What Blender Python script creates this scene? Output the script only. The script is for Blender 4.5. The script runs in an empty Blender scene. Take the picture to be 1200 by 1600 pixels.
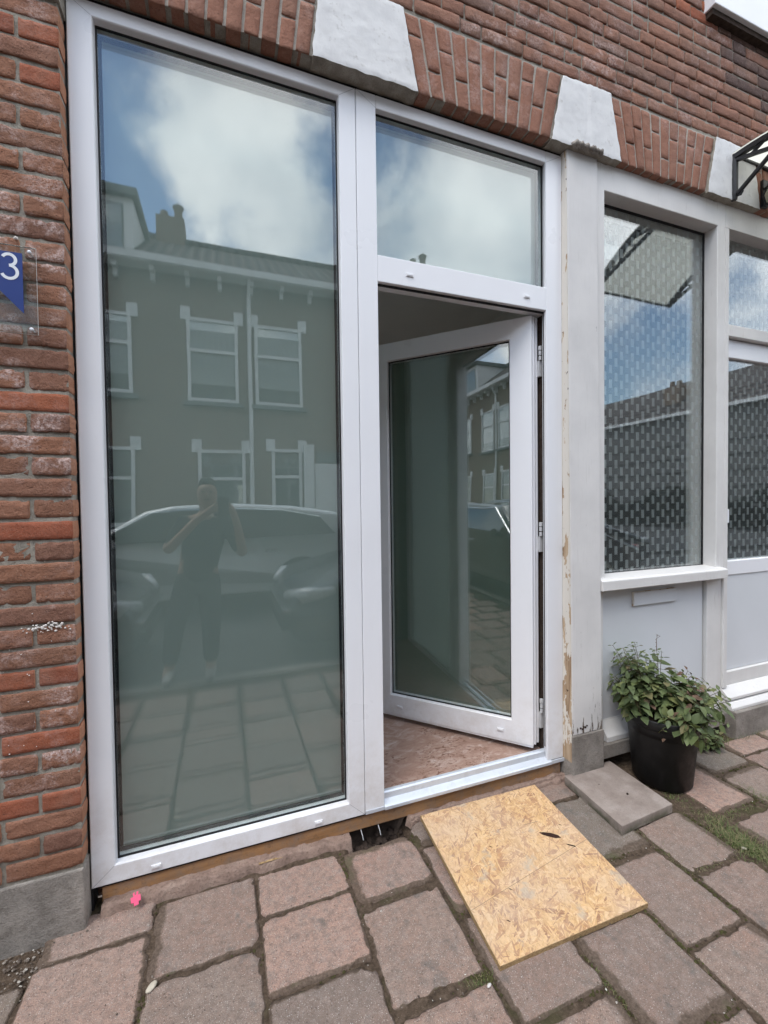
import bpy, math, random
from mathutils import Vector, Matrix, noise as mnoise
random.seed(7)
RAD = math.radians
S = bpy.context.scene
COL = S.collection

# ------------------------------------------------------------------ camera
F_PX, YAW, PITCH, ROLL = 679.1, .3535, -.0238, .01273
CAM_D, CAM_H = 1.62, 1.36
def cam_axes():
    cy, sy = math.cos(YAW), math.sin(YAW)
    f = Vector((sy*math.cos(PITCH), cy*math.cos(PITCH), math.sin(PITCH)))
    r = Vector((cy, -sy, 0)); d = f.cross(r)
    r2 = math.cos(ROLL)*r + math.sin(ROLL)*d
    d2 = -math.sin(ROLL)*r + math.cos(ROLL)*d
    return r2, d2, f
r_, d_, f_ = cam_axes()
cd = bpy.data.cameras.new('camera'); cam = bpy.data.objects.new('camera', cd); COL.objects.link(cam)
m = Matrix(((r_.x, -d_.x, -f_.x, 0), (r_.y, -d_.y, -f_.y, -CAM_D), (r_.z, -d_.z, -f_.z, CAM_H), (0, 0, 0, 1)))
cam.matrix_world = m
cd.sensor_fit = 'HORIZONTAL'; cd.sensor_width = 36; cd.lens = F_PX/1200*36
cd.clip_start = .02; cd.clip_end = 300
S.camera = cam

# ------------------------------------------------------------------ light
SUN_EL, SUN_AZ = 60, 232          # azimuth clockwise from +y (facade side): sun behind the photographer, veiled
w = bpy.data.worlds.new('World'); S.world = w; w.use_nodes = True
nt = w.node_tree; nt.nodes.clear()
def wn(t, **k):
    n = nt.nodes.new(t)
    for a, b in k.items(): setattr(n, a, b)
    return n
out = wn('ShaderNodeOutputWorld'); bg = wn('ShaderNodeBackground'); bg.inputs[1].default_value = .12
sky = wn('ShaderNodeTexSky', sky_type='NISHITA', sun_disc=False, sun_elevation=RAD(SUN_EL), sun_rotation=RAD(SUN_AZ))
sky.air_density = 1.3; sky.dust_density = .25; sky.ozone_density = 2.5
tc = wn('ShaderNodeTexCoord')
nz = wn('ShaderNodeTexNoise'); nz.inputs['Scale'].default_value = 4.4; nz.inputs['Detail'].default_value = 9; nz.inputs['Roughness'].default_value = .62; nz.inputs['Distortion'].default_value = .1
nt.links.new(tc.outputs['Generated'], nz.inputs['Vector'])
val = nz.outputs[0]
def wmath(op, a, b):
    n = wn('ShaderNodeMath', operation=op)
    for i, v in enumerate((a, b)):
        if isinstance(v, (int, float)): n.inputs[i].default_value = v
        else: nt.links.new(v, n.inputs[i])
    return n.outputs[0]
def blob(c, r, amt, v):
    d = wn('ShaderNodeVectorMath', operation='DISTANCE'); nt.links.new(tc.outputs['Generated'], d.inputs[0])
    d.inputs[1].default_value = Vector(c).normalized()
    mr = wn('ShaderNodeMapRange', interpolation_type='SMOOTHSTEP'); nt.links.new(d.outputs['Value'], mr.inputs[0])
    mr.inputs[1].default_value = 0; mr.inputs[2].default_value = r; mr.inputs[3].default_value = amt; mr.inputs[4].default_value = 0
    return wmath('ADD', v, mr.outputs[0])
val = blob((-.22, -.70, .70), .26, -.30, val)
val = blob((.24, -.73, .645), .20, -.30, val)
val = blob((-.15, -.87, .48), .16, -.30, val)
val = blob((.72, -.67, .22), .09, -.22, val)
val = blob((.02, -.79, .60), .24, .13, val)
val = blob((.17, -.84, .50), .18, .16, val)
val = blob((.45, -.68, .58), .40, .20, val)
cr = wn('ShaderNodeMapRange', interpolation_type='SMOOTHSTEP'); nt.links.new(val, cr.inputs[0])
cr.inputs[1].default_value = .34; cr.inputs[2].default_value = .60
nz2 = wn('ShaderNodeTexNoise'); nz2.inputs['Scale'].default_value = 4.2; nz2.inputs['Detail'].default_value = 9; nz2.inputs['Distortion'].default_value = .1
nt.links.new(tc.outputs['Generated'], nz2.inputs['Vector'])
cc = wn('ShaderNodeValToRGB'); nt.links.new(nz2.outputs[0], cc.inputs[0])
cc.color_ramp.elements[0].position = .36; cc.color_ramp.elements[0].color = (.50, .555, .63, 1)
cc.color_ramp.elements[1].position = .62; cc.color_ramp.elements[1].color = (.97, .985, 1, 1)
sc = wn('ShaderNodeVectorMath', operation='SCALE'); nt.links.new(cc.outputs[0], sc.inputs[0]); sc.inputs['Scale'].default_value = 11.5
mx = wn('ShaderNodeMix', data_type='RGBA'); nt.links.new(cr.outputs[0], mx.inputs[0])
nt.links.new(sky.outputs[0], mx.inputs[6]); nt.links.new(sc.outputs[0], mx.inputs[7])
nt.links.new(mx.outputs[2], bg.inputs[0]); nt.links.new(bg.outputs[0], out.inputs[0])
sd = bpy.data.lights.new('sun', 'SUN'); sd.energy = .8; sd.angle = RAD(28); sd.color = (1, .96, .9)
so = bpy.data.objects.new('sun', sd); COL.objects.link(so)
az = RAD(SUN_AZ); el = RAD(SUN_EL)
sv = Vector((math.sin(az)*math.cos(el), math.cos(az)*math.cos(el), math.sin(el)))
so.rotation_euler = sv.to_track_quat('Z', 'Y').to_euler()
S.view_settings.view_transform = 'Standard'; S.view_settings.look = 'None'
S.view_settings.exposure = 1.32; S.view_settings.gamma = 1
S.render.engine = 'CYCLES'
S.cycles.max_bounces = 8; S.cycles.transparent_max_bounces = 16; S.cycles.glossy_bounces = 5; S.cycles.transmission_bounces = 6
S.cycles.caustics_reflective = False; S.cycles.caustics_refractive = False
S.render.resolution_x = 768; S.render.resolution_y = 1024

# ------------------------------------------------------------------ node helper
class M:
    def __init__(s, name, rough=.6, spec=.4, base=(.5, .5, .5)):
        s.m = bpy.data.materials.new(name); s.m.use_nodes = True; s.t = s.m.node_tree
        s.b = s.t.nodes['Principled BSDF']; s.b.inputs['Roughness'].default_value = rough
        s.b.inputs['Specular IOR Level'].default_value = spec; s.b.inputs['Base Color'].default_value = (*base, 1)
        s.out = s.t.nodes['Material Output']
        s.g = None
    def n(s, t, **k):
        x = s.t.nodes.new(t)
        for a, b in k.items(): setattr(x, a, b)
        return x
    def link(s, a, b): s.t.links.new(a, b)
    def setin(s, inp, v):
        if isinstance(v, bpy.types.NodeSocket): s.link(v, inp)
        elif isinstance(v, (tuple, list)) and len(v) == 3 and inp.type == 'RGBA': inp.default_value = (*v, 1)
        else: inp.default_value = v
    def obj(s, scale=(1, 1, 1), rot=(0, 0, 0)):
        if not s.g: s.g = s.n('ShaderNodeNewGeometry')
        mp = s.n('ShaderNodeMapping'); s.link(s.g.outputs['Position'], mp.inputs[0]); mp.inputs['Scale'].default_value = scale; mp.inputs['Rotation'].default_value = rot
        return mp.outputs[0]
    def island(s):
        if not s.g: s.g = s.n('ShaderNodeNewGeometry')
        return s.g.outputs['Random Per Island']
    def noise(s, scale, detail=4, rough=.55, vec=None, dist=0):
        x = s.n('ShaderNodeTexNoise'); x.inputs['Scale'].default_value = scale; x.inputs['Detail'].default_value = detail
        x.inputs['Roughness'].default_value = rough; x.inputs['Distortion'].default_value = dist
        s.link(vec if vec is not None else s.obj(), x.inputs['Vector']); return x.outputs[0]
    def vor(s, scale, vec=None, out='Distance', feat='F1'):
        x = s.n('ShaderNodeTexVoronoi', feature=feat); x.inputs['Scale'].default_value = scale
        s.link(vec if vec is not None else s.obj(), x.inputs['Vector']); return x.outputs[out]
    def ramp(s, v, *st, interp='LINEAR'):
        x = s.n('ShaderNodeValToRGB'); s.link(v, x.inputs[0]); e = x.color_ramp.elements; x.color_ramp.interpolation = interp
        while len(e) < len(st): e.new(.5)
        for i, (p, c) in enumerate(st):
            e[i].position = p; e[i].color = (*(c if isinstance(c, tuple) else (c, c, c)), 1)
        return x.outputs[0]
    def mr(s, v, a, b, c=0, d=1):
        x = s.n('ShaderNodeMapRange'); s.link(v, x.inputs[0])
        for i, q in enumerate((a, b, c, d)): x.inputs[i+1].default_value = q
        return x.outputs[0]
    def mix(s, f, a, b, mode='MIX'):
        x = s.n('ShaderNodeMix', data_type='RGBA', blend_type=mode); s.setin(x.inputs[0], f); s.setin(x.inputs[6], a); s.setin(x.inputs[7], b); return x.outputs[2]
    def math(s, op, a, b=0., clamp=False):
        x = s.n('ShaderNodeMath', operation=op, use_clamp=clamp); s.setin(x.inputs[0], a); s.setin(x.inputs[1], b); return x.outputs[0]
    def sep(s, v=None):
        x = s.n('ShaderNodeSeparateXYZ'); s.link(v if v is not None else s.obj(), x.inputs[0]); return x.outputs
    def attr(s, name):
        x = s.n('ShaderNodeAttribute', attribute_name=name); return x.outputs['Fac']
    def col(s, v): s.setin(s.b.inputs['Base Color'], v); return s
    def rgh(s, v): s.setin(s.b.inputs['Roughness'], v); return s
    def bump(s, h, dist=.002, strength=.8, nrm=None):
        x = s.n('ShaderNodeBump'); x.inputs['Strength'].default_value = strength; x.inputs['Distance'].default_value = dist
        s.link(h, x.inputs['Height'])
        if nrm is not None: s.link(nrm, x.inputs['Normal'])
        s.link(x.outputs[0], s.b.inputs['Normal']); return x.outputs[0]

def brick_mat(name, stops, effl=0., soot=0., bumpd=.006, cut=False):
    a = M(name, .9, .2)
    c = a.ramp(a.island(), *stops)
    n1 = a.noise(28, 6, .6); n2 = a.noise(140, 5, .65); n3 = a.noise(9, 3)
    c = a.mix(a.mr(n1, .35, .7, 0, .55), c, a.mix(1, c, (.62, .55, .52), 'MULTIPLY'))
    c = a.mix(a.mr(n3, .5, .75, 0, .45), c, (.30, .17, .12))
    if effl:
        e = a.math('MULTIPLY', a.mr(a.noise(13, 3, .6), .47, .58, 0, 1), a.mr(a.noise(110, 6, .8), .42, .60, 0, 1))
        e = a.math('MULTIPLY', e, a.mr(a.noise(2.1, 2, .5, a.obj((1, 1, 1))), .42, .6, 0, effl))
        c = a.mix(e, c, (.66, .52, .49))
    pit = a.mr(a.vor(120), .05, .22, 0, 1)
    c = a.mix(a.math('MULTIPLY', a.math('SUBTRACT', 1., pit), .6), c, (.07, .035, .025))
    if soot:
        c = a.mix(a.mr(a.noise(5, 5, .6), .42, .62, 0, soot), c, (.07, .05, .05))
    if cut: # sawn / cut return faces are rawer and paler
        nx_ = a.sep(a.g.outputs['Normal'])[0]; c = a.mix(a.mr(nx_, .55, .8, 0, .85), c, (.46, .225, .135))
    n5 = a.noise(330, 3, .7); c = a.mix(a.mr(n5, .45, .75, 0, .35), c, (.40, .27, .21)); c = a.mix(a.mr(a.noise(60, 6, .75), .56, .7, 0, .55), c, (.11, .055, .04))
    a.col(c)
    h = a.math('ADD', a.math('MULTIPLY', n1, 1.4), a.math('MULTIPLY', n2, .8)); h = a.math('ADD', h, a.math('MULTIPLY', pit, .35)); h = a.math('ADD', h, a.math('MULTIPLY', n5, .3))
    a.bump(h, bumpd, 1.); return a.m
MAT = {}
MAT['brick_left'] = brick_mat('brick_weathered_brown', ((0, (.25, .125, .082)), (.35, (.31, .145, .088)), (.7, (.34, .165, .105)), (1, (.22, .11, .078))), effl=1., cut=True)
MAT['brick_red'] = brick_mat('brick_bright_red', ((0, (.32, .098, .054)), (.6, (.36, .118, .06)), (1, (.27, .088, .052))), effl=.25, bumpd=.003, cut=True)
MAT['brick_top'] = brick_mat('brick_upper_wall', ((0, (.26, .13, .09)), (.3, (.31, .148, .10)), (.6, (.34, .175, .12)), (.85, (.28, .15, .105)), (1, (.235, .14, .105))), effl=.6, soot=.28)
MAT['brick_arch'] = brick_mat('brick_arch', ((0, (.28, .135, .092)), (.5, (.325, .152, .102)), (1, (.30, .16, .115))), effl=.35, bumpd=.004)
MAT['brick_soot'] = brick_mat('brick_sooty', ((0, (.10, .065, .058)), (.5, (.14, .085, .07)), (1, (.11, .078, .072))), effl=.25, soot=.6)
a = M('mortar', .95, .15); n1 = a.noise(18, 5); n2 = a.noise(220, 5, .7)
c = a.ramp(n1, (.3, (.24, .215, .18)), (.55, (.36, .33, .28)), (.8, (.46, .43, .38)))
c = a.mix(a.mr(n2, .5, .7, 0, .5), c, (.15, .13, .105)); a.col(c); a.bump(a.math('ADD', n2, a.math('MULTIPLY', n1, 2.)), .004, 1); MAT['mortar'] = a.m
a = M('pale_pointing', .95, .15); n2 = a.noise(220, 5, .7); a.col(a.mix(a.mr(n2, .4, .7, 0, .6), (.46, .42, .37), (.27, .24, .2))); a.bump(n2, .003, 1); MAT['pointing'] = a.m
a = M('white_plastered_stone', .8, .25); n1 = a.noise(14, 6, .6); n2 = a.noise(90, 6, .6)
c = a.mix(a.mr(n1, .45, .75, 0, .6), (.72, .715, .71), (.55, .545, .55)); c = a.mix(a.mr(a.noise(34, 6, .7), .58, .7, 0, .5), c, (.42, .40, .37)); a.col(c)
a.bump(a.math('ADD', n2, a.math('MULTIPLY', n1, 2.)), .0007, 1); MAT['stone'] = a.m
a = M('grey_concrete', .9, .25); n1 = a.noise(6, 6, .65); n2 = a.noise(160, 5, .7)
c = a.ramp(n1, (.28, (.15, .145, .14)), (.5, (.25, .245, .24)), (.75, (.37, .36, .35)))
c = a.mix(a.mr(a.noise(26, 6, .75), .5, .66, 0, .5), c, (.13, .12, .11)); c = a.mix(a.mr(n2, .5, .7, 0, .5), c, (.12, .115, .11)); c = a.mix(1., c, (1.12, 1.03, .94), 'MULTIPLY'); a.col(c); a.bump(a.math('ADD', n2, a.math('MULTIPLY', n1, 3.)), .004, 1); MAT['concrete'] = a.m
# ---- PVC
a = M('white_pvc', .33, .45); n1 = a.noise(3, 4); n2 = a.noise(40, 5, .7, a.obj((1, 1, .25)))
s_ = a.sep(); lowd = a.mr(s_[2], .08, .5, .55, .0); c = a.mix(a.mr(n2, .60, .78, 0, .25), (.82, .825, .855), (.64, .62, .60)); c = a.mix(a.math('MULTIPLY', a.mr(a.noise(9, 6, .75), .42, .7, 0, 1), lowd), c, (.52, .46, .40)); c = a.mix(a.mr(a.noise(2.2, 3, .6), .5, .8, 0, .2), c, (.70, .69, .70)); a.col(c); a.rgh(a.mr(n1, .3, .7, .26, .42)); a.bump(a.noise(7, 2), .0006, .4); MAT['pvc'] = a.m
a = M('old_white_paint', .55, .35); n1 = a.noise(5, 5, .6); n2 = a.noise(60, 6, .65, a.obj((1, 1, .12)))
c = a.mix(a.mr(n1, .4, .75, 0, .5), (.70, .685, .67), (.56, .545, .53)); c = a.mix(a.mr(n2, .6, .72, 0, .35), c, (.40, .37, .34)); a.col(c)
a.bump(a.math('ADD', n2, a.noise(20, 3)), .001, .6); MAT['paint'] = a.m
a = M('cool_white_panel', .45, .4); n1 = a.noise(2.5, 5, .5); c = a.mix(a.mr(n1, .35, .7, 0, .5), (.66, .68, .71), (.58, .60, .62))
c = a.mix(a.mr(a.noise(70, 5, .7), .66, .76, 0, .4), c, (.45, .43, .4)); a.col(c); a.bump(a.noise(12, 3), .0008, .5); MAT['panel'] = a.m
# peeling paint on the post: more wear toward the foot and along the arrises (where paint has come off)
a = M('peeling_painted_wood', .6, .3); s_ = a.sep(); zfade = a.mr(s_[2], .15, .75, 1, 0)
g1 = a.noise(34, 7, .7, a.obj((1.6, 1.6, .16))); g2 = a.noise(110, 5, .6, a.obj((1, 1, .07)))
thr = a.math('SUBTRACT', .69, a.math('MULTIPLY', zfade, .15)); pe = a.math('GREATER_THAN', g1, thr)
c = a.mix(a.mr(a.noise(4, 5), .35, .7, 0, 1), (.70, .68, .665), (.60, .585, .575)); c = a.mix(a.mr(g2, .58, .75, 0, .25), c, (.42, .40, .37))
raw = a.ramp(a.noise(50, 4, .6, a.obj((1, 1, .1))), (.3, (.06, .045, .035)), (.7, (.30, .25, .20)))
c = a.mix(pe, c, raw); a.col(c); a.bump(a.math('ADD', a.math('MULTIPLY', pe, -1.), a.math('MULTIPLY', g2, .6)), .0012, .9); MAT['peel'] = a.m
a = M('raw_timber_edge', .8, .2); g1 = a.noise(40, 6, .65, a.obj((1.5, 1.5, .1))); g2 = a.noise(22, 5, .6, a.obj((1, 1, .35)))
c = a.ramp(g1, (.28, (.16, .09, .05)), (.5, (.44, .32, .21)), (.75, (.56, .46, .35))); sz = a.sep(); thz = a.mr(sz[2], .2, 1.5, .55, .41); c = a.mix(a.math('GREATER_THAN', g2, thz), c, (.66, .62, .56))
c = a.mix(a.mr(a.noise(30, 4), .66, .72, 0, .85), c, (.06, .03, .02)); a.col(c); a.bump(a.math('ADD', g1, g2), .002, .9); MAT['rawwood'] = a.m
a = M('brown_hardwood', .6, .3); g1 = a.noise(30, 6, .6, a.obj((.15, 1, 1.5))); c = a.ramp(g1, (.3, (.26, .135, .06)), (.55, (.38, .205, .095)), (.8, (.44, .26, .13)))
c = a.mix(a.mr(a.noise(14, 6, .75), .42, .66, 0, .8), c, (.24, .175, .135)); c = a.mix(a.mr(a.noise(40, 6, .75), .55, .7, 0, .6), c, (.10, .07, .05)); a.col(c); a.bump(g1, .001, .6); MAT['hardwood'] = a.m
a = M('aluminium', .38, .5); a.b.inputs['Metallic'].default_value = .35; g = a.noise(90, 4, .6, a.obj((.1, 1, 1))); c = a.mix(a.mr(a.noise(25, 5, .7), .5, .72, 0, .5), (.66, .70, .76), (.46, .47, .49)); a.col(c); a.rgh(a.mr(g, .3, .7, .3, .5)); MAT['alu'] = a.m
a = M('black_rubber', .55, .3, (.012, .012, .014)); a.bump(a.noise(60, 3), .001, .4); MAT['rubber'] = a.m
a = M('black_metal', .42, .4, (.018, .018, .02)); a.bump(a.noise(150, 3), .0006, .5); MAT['blackmetal'] = a.m
a = M('hinge_zinc', .4, .5); a.col(a.mix(a.noise(50), (.62, .62, .63), (.45, .45, .46))); MAT['hinge'] = a.m
# ---- glass
def glass(name, r0, tint=(1, 1, 1), wav=0.):
    a = M(name); t = a.t; t.nodes.remove(a.b)
    g = a.n('ShaderNodeNewGeometry'); dt = a.n('ShaderNodeVectorMath', operation='DOT_PRODUCT')
    a.link(g.outputs['Normal'], dt.inputs[0]); a.link(g.outputs['Incoming'], dt.inputs[1])
    c = a.math('ABSOLUTE', dt.outputs['Value']); p = a.math('POWER', a.math('SUBTRACT', 1., c, True), 5.)
    f = a.math('ADD', a.math('MULTIPLY', p, 1-r0), r0, True)
    tr = a.n('ShaderNodeBsdfTransparent'); tr.inputs[0].default_value = (*tint, 1)
    gl = a.n('ShaderNodeBsdfGlossy'); gl.inputs['Roughness'].default_value = 0.0; gl.inputs[0].default_value = (.96, .985, 1, 1)
    if wav:
        bp = a.n('ShaderNodeBump'); bp.inputs['Strength'].default_value = 1; bp.inputs['Distance'].default_value = wav
        a.link(a.noise(1.6, 1), bp.inputs['Height']); a.link(bp.outputs[0], gl.inputs['Normal'])
    ms = a.n('ShaderNodeMixShader'); a.link(f, ms.inputs[0]); a.link(tr.outputs[0], ms.inputs[1]); a.link(gl.outputs[0], ms.inputs[2]); a.link(ms.outputs[0], a.out.inputs[0])
    return a.m
MAT['glass'] = glass('insulating_glass', .105, (.94, .97, .96), .0010)
MAT['glass_old'] = glass('clear_glass', .11, (.94, .96, .95), .002)
MAT['glass_far'] = glass('house_glass', .12, (.9, .92, .92))
MAT['glass_car'] = glass('car_glass', .08, (.35, .4, .4))
a = M('acrylic'); MAT['acrylic'] = glass('clear_acrylic', .05, (.93, .95, .95))
# frosted film: diffuse + translucent
a = M('frosted_film'); t = a.t; t.nodes.remove(a.b)
df = a.n('ShaderNodeBsdfDiffuse'); tl = a.n('ShaderNodeBsdfTranslucent'); ms = a.n('ShaderNodeMixShader'); ms.inputs[0].default_value = .45
v = a.noise(2.2, 4, .5); cc_ = a.mix(a.mr(v, .3, .7, 0, 1), (.34, .42, .40), (.38, .455, .435))
a.link(cc_, df.inputs[0]); tl.inputs[0].default_value = (.62, .68, .66, 1)
a.link(df.outputs[0], ms.inputs[1]); a.link(tl.outputs[0], ms.inputs[2]); a.link(ms.outputs[0], a.out.inputs[0]); MAT['frost'] = a.m
a = M('frosted_film_shaded'); t = a.t; t.nodes.remove(a.b)  # same film as the window, darkened to put the door's shade into its colour
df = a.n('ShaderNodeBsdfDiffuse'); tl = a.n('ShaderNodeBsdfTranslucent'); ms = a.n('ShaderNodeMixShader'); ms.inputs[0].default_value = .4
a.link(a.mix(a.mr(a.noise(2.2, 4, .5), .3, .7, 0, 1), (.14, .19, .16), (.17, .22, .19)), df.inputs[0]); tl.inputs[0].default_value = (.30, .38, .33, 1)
a.link(df.outputs[0], ms.inputs[1]); a.link(tl.outputs[0], ms.inputs[2]); a.link(ms.outputs[0], a.out.inputs[0]); MAT['frost_shaded'] = a.m
# patterned privacy film: little upright dashes in staggered rows
a = M('dash_pattern_film'); t = a.t; t.nodes.remove(a.b)
s_ = a.sep(); px, pz = .0385, .076
u = a.math('DIVIDE', s_[0], px); ci = a.math('FLOOR', u); uf = a.math('FRACT', u)
ph = a.math('MULTIPLY', a.math('MODULO', a.math('ADD', ci, 200.), 2.), .5)
vf = a.math('FRACT', a.math('ADD', a.math('DIVIDE', s_[2], pz), ph))
on = a.math('MULTIPLY', a.math('LESS_THAN', vf, .58), a.math('LESS_THAN', a.math('ABSOLUTE', a.math('SUBTRACT', uf, .5)), .27))
lines = a.math('MULTIPLY', on, a.mr(a.noise(900, 1, .5, a.obj((1, 1, .02))), .4, .6, .55, 1))
df = a.n('ShaderNodeBsdfDiffuse'); df.inputs[0].default_value = (.78, .82, .84, 1)
tl = a.n('ShaderNodeBsdfTranslucent'); tl.inputs[0].default_value = (.6, .62, .62, 1)
m1 = a.n('ShaderNodeMixShader'); m1.inputs[0].default_value = .4; a.link(df.outputs[0], m1.inputs[1]); a.link(tl.outputs[0], m1.inputs[2])
tr = a.n('ShaderNodeBsdfTransparent'); ms = a.n('ShaderNodeMixShader'); a.link(a.math('ADD', a.math('MULTIPLY', lines, .55), .15), ms.inputs[0])
a.link(tr.outputs[0], ms.inputs[1]); a.link(m1.outputs[0], ms.inputs[2]); a.link(ms.outputs[0], a.out.inputs[0]); MAT['dash'] = a.m
def plain(name, c, rough=.7, spec=.3, nscale=12, var=.25, bump=.0008):
    a = M(name, rough, spec); n = a.noise(nscale, 5, .6)
    a.col(a.mix(a.mr(n, .3, .7, 0, 1), c, tuple(x*(1-var) for x in c)))
    if bump: a.bump(a.noise(nscale*6, 4, .6), bump, .6)
    MAT[name] = a.m; return a.m
plain('interior_plaster', (.80, .79, .76), .9, .1, 2, .15)
plain('interior_ceiling', (.80, .80, .775), .9, .1, 1.5, .12)
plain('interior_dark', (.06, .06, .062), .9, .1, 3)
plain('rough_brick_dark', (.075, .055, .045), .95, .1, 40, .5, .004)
a = M('dusty_floor', .75, .3); n1 = a.noise(9, 6, .7, a.obj((1, 2.2, 1), (0, 0, .5)), 1.2); n2 = a.noise(4, 4, .6)
c = a.ramp(n1, (.32, (.27, .165, .125)), (.5, (.35, .23, .18)), (.6, (.46, .35, .30)), (.75, (.56, .46, .41))); c = a.mix(a.mr(n2, .35, .7, 0, .6), c, (.33, .21, .165))
pr = a.noise(26, 5, .7, a.obj((1, 1.7, 1), (0, 0, .7)), 1.5); c = a.mix(a.math('MULTIPLY', a.mr(pr, .54, .60, 0, 1), a.mr(a.noise(3.2, 2, .5), .42, .50, 0, .9)), c, (.15, .07, .045)); a.col(c); a.bump(n1, .001, .5); MAT['floor'] = a.m
# ---- ground
def tile_mat(name, tone, pink, grey):
    a = M(name, .92, .2); e = a.attr('edge'); isl = a.island()
    n1 = a.noise(7, 5, .6); n2 = a.noise(45, 5, .65); n3 = a.noise(240, 4, .7)
    c = a.mix(isl, pink, grey); tv = a.math('FRACT', a.math('MULTIPLY', isl, 7.31)); c = a.mix(1., c, a.ramp(tv, (0, (.70, .68, .67)), (.5, (.86, .83, .80)), (1, (1.02, .95, .90))), 'MULTIPLY'); c = a.mix(a.mr(n1, .4, .68, 0, .7), c, tone); c = a.mix(a.mr(a.noise(3.3, 5, .65), .45, .62, 0, .5), c, a.mix(1., c, (1.12, .92, .84), 'MULTIPLY'))
    c = a.mix(a.mr(n2, .42, .66, 0, .6), c, (.17, .132, .112)); c = a.mix(a.mr(a.noise(30, 5, .7), .5, .72, 0, .5), c, (.44, .37, .325)); c = a.mix(a.mr(a.noise(420, 3, .8), .42, .62, 0, .5), c, (.13, .10, .085)); c = a.mix(a.mr(a.noise(500, 2, .8), .58, .68, 0, .55), c, (.62, .57, .53)); 
    spk = a.mr(a.vor(190), .10, .30, 1, 0); c = a.mix(a.math('MULTIPLY', spk, a.mr(a.vor(190, out='Color'), .55, .6, 0, .75)), c, (.60, .56, .52))
    spd = a.mr(a.vor(120), .08, .22, 1, 0); c = a.mix(a.math('MULTIPLY', spd, a.mr(a.vor(120, out='Color'), .5, .55, 0, .7)), c, (.10, .08, .07))
    c = a.mix(a.math('MULTIPLY', a.mr(n3, .45, .7, 0, 1), .5), c, (.15, .12, .105))
    stain = a.math('MULTIPLY', a.mr(a.noise(14, 6, .7), .54, .66, 0, 1), a.mr(a.noise(2.3, 2), .45, .6, 0, .55)); c = a.mix(stain, c, (.10, .105, .10))
    # soil and moss washed over the tile edges
    en = a.math('ADD', e, a.math('MULTIPLY', a.math('SUBTRACT', a.noise(16, 6, .7), .5), .95)); en = a.math('ADD', en, a.math('MULTIPLY', a.math('SUBTRACT', n3, .5), .25))
    soil = a.mix(a.mr(a.noise(120, 5, .7), .35, .65, 0, 1), (.065, .047, .034), (.15, .11, .082))
    soil = a.mix(a.mr(a.noise(7, 4, .6), .56, .68, 0, .65), soil, (.075, .085, .035))
    dm = a.mr(en, .50, .66, 0, .88)
    c = a.mix(dm, c, soil)
    a.col(c); a.bump(a.math('ADD', a.math('ADD', a.math('MULTIPLY', n2, .8), a.math('MULTIPLY', n3, .6)), a.math('MULTIPLY', spd, -.5)), .004, 1); return a.m
MAT['tile'] = tile_mat('pavement_tile', (.30, .222, .185), (.40, .28, .23), (.325, .256, .216))
MAT['tile_pink'] = tile_mat('pavement_tile_pink', (.42, .295, .245), (.48, .33, .27), (.42, .31, .26))
MAT['tile_green'] = tile_mat('pavement_tile_greenish', (.22, .205, .165), (.27, .22, .185), (.215, .20, .165))
a = M('joint_soil', .95, .1); n1 = a.noise(60, 6, .7); n2 = a.noise(5, 4, .6)
c = a.ramp(n1, (.3, (.05, .036, .026)), (.55, (.125, .09, .065)), (.75, (.21, .16, .12))); c = a.mix(a.mr(n2, .55, .65, 0, .5), c, (.065, .07, .028)); a.col(c)
a.bump(a.math('ADD', n1, a.noise(250, 4, .7)), .006, 1); MAT['soil'] = a.m
a = M('moss', .95, .1); c = a.ramp(a.noise(25, 5, .7), (.3, (.045, .034, .022)), (.52, (.075, .07, .03)), (.72, (.10, .11, .038))); a.col(c); a.bump(a.noise(300, 4, .7), .004, 1); MAT['moss'] = a.m
a = M('grass_blade', .6, .3); a.col(a.ramp(a.island(), (0, (.075, .11, .035)), (.4, (.12, .16, .05)), (.75, (.19, .19, .085)), (1, (.30, .24, .14)))); MAT['grass'] = a.m
a = M('debris', .9, .2); a.col(a.ramp(a.island(), (0, (.08, .06, .05)), (.55, (.17, .14, .115)), (.85, (.34, .30, .26)), (1, (.66, .63, .57)))); MAT['debris'] = a.m
a = M('mortar_screed', .95, .15); n1 = a.noise(12, 6, .7); n2 = a.noise(130, 5, .7)
c = a.ramp(n1, (.3, (.19, .135, .11)), (.5, (.30, .21, .17)), (.7, (.36, .27, .22))); c = a.mix(a.mr(n2, .5, .68, 0, .6), c, (.13, .095, .075)); a.col(c); a.bump(a.math('ADD', n2, a.math('MULTIPLY', n1, 3.)), .005, 1); MAT['screed'] = a.m
a = M('asphalt', .9, .2); n1 = a.noise(200, 4, .7); a.col(a.mix(a.mr(n1, .4, .65, 0, 1), (.055, .055, .057), (.12, .118, .115))); a.bump(n1, .003, .8); MAT['asphalt'] = a.m
# loose concrete slab
a = M('slab_concrete', .9, .2); n1 = a.noise(9, 6, .65); n2 = a.noise(180, 5, .7); s_ = a.sep()
c = a.ramp(n1, (.3, (.23, .185, .16)), (.5, (.31, .255, .225)), (.72, (.40, .345, .31))); c = a.mix(a.mr(n2, .55, .7, 0, .5), c, (.13, .11, .10))
c = a.mix(a.math('MULTIPLY', a.mr(s_[2], .012, .046, 1, 0), a.mr(a.noise(20, 5), .38, .6, .2, .9)), c, (.085, .085, .055)); a.col(c); a.bump(n2, .0015, .9); MAT['slab'] = a.m
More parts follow.
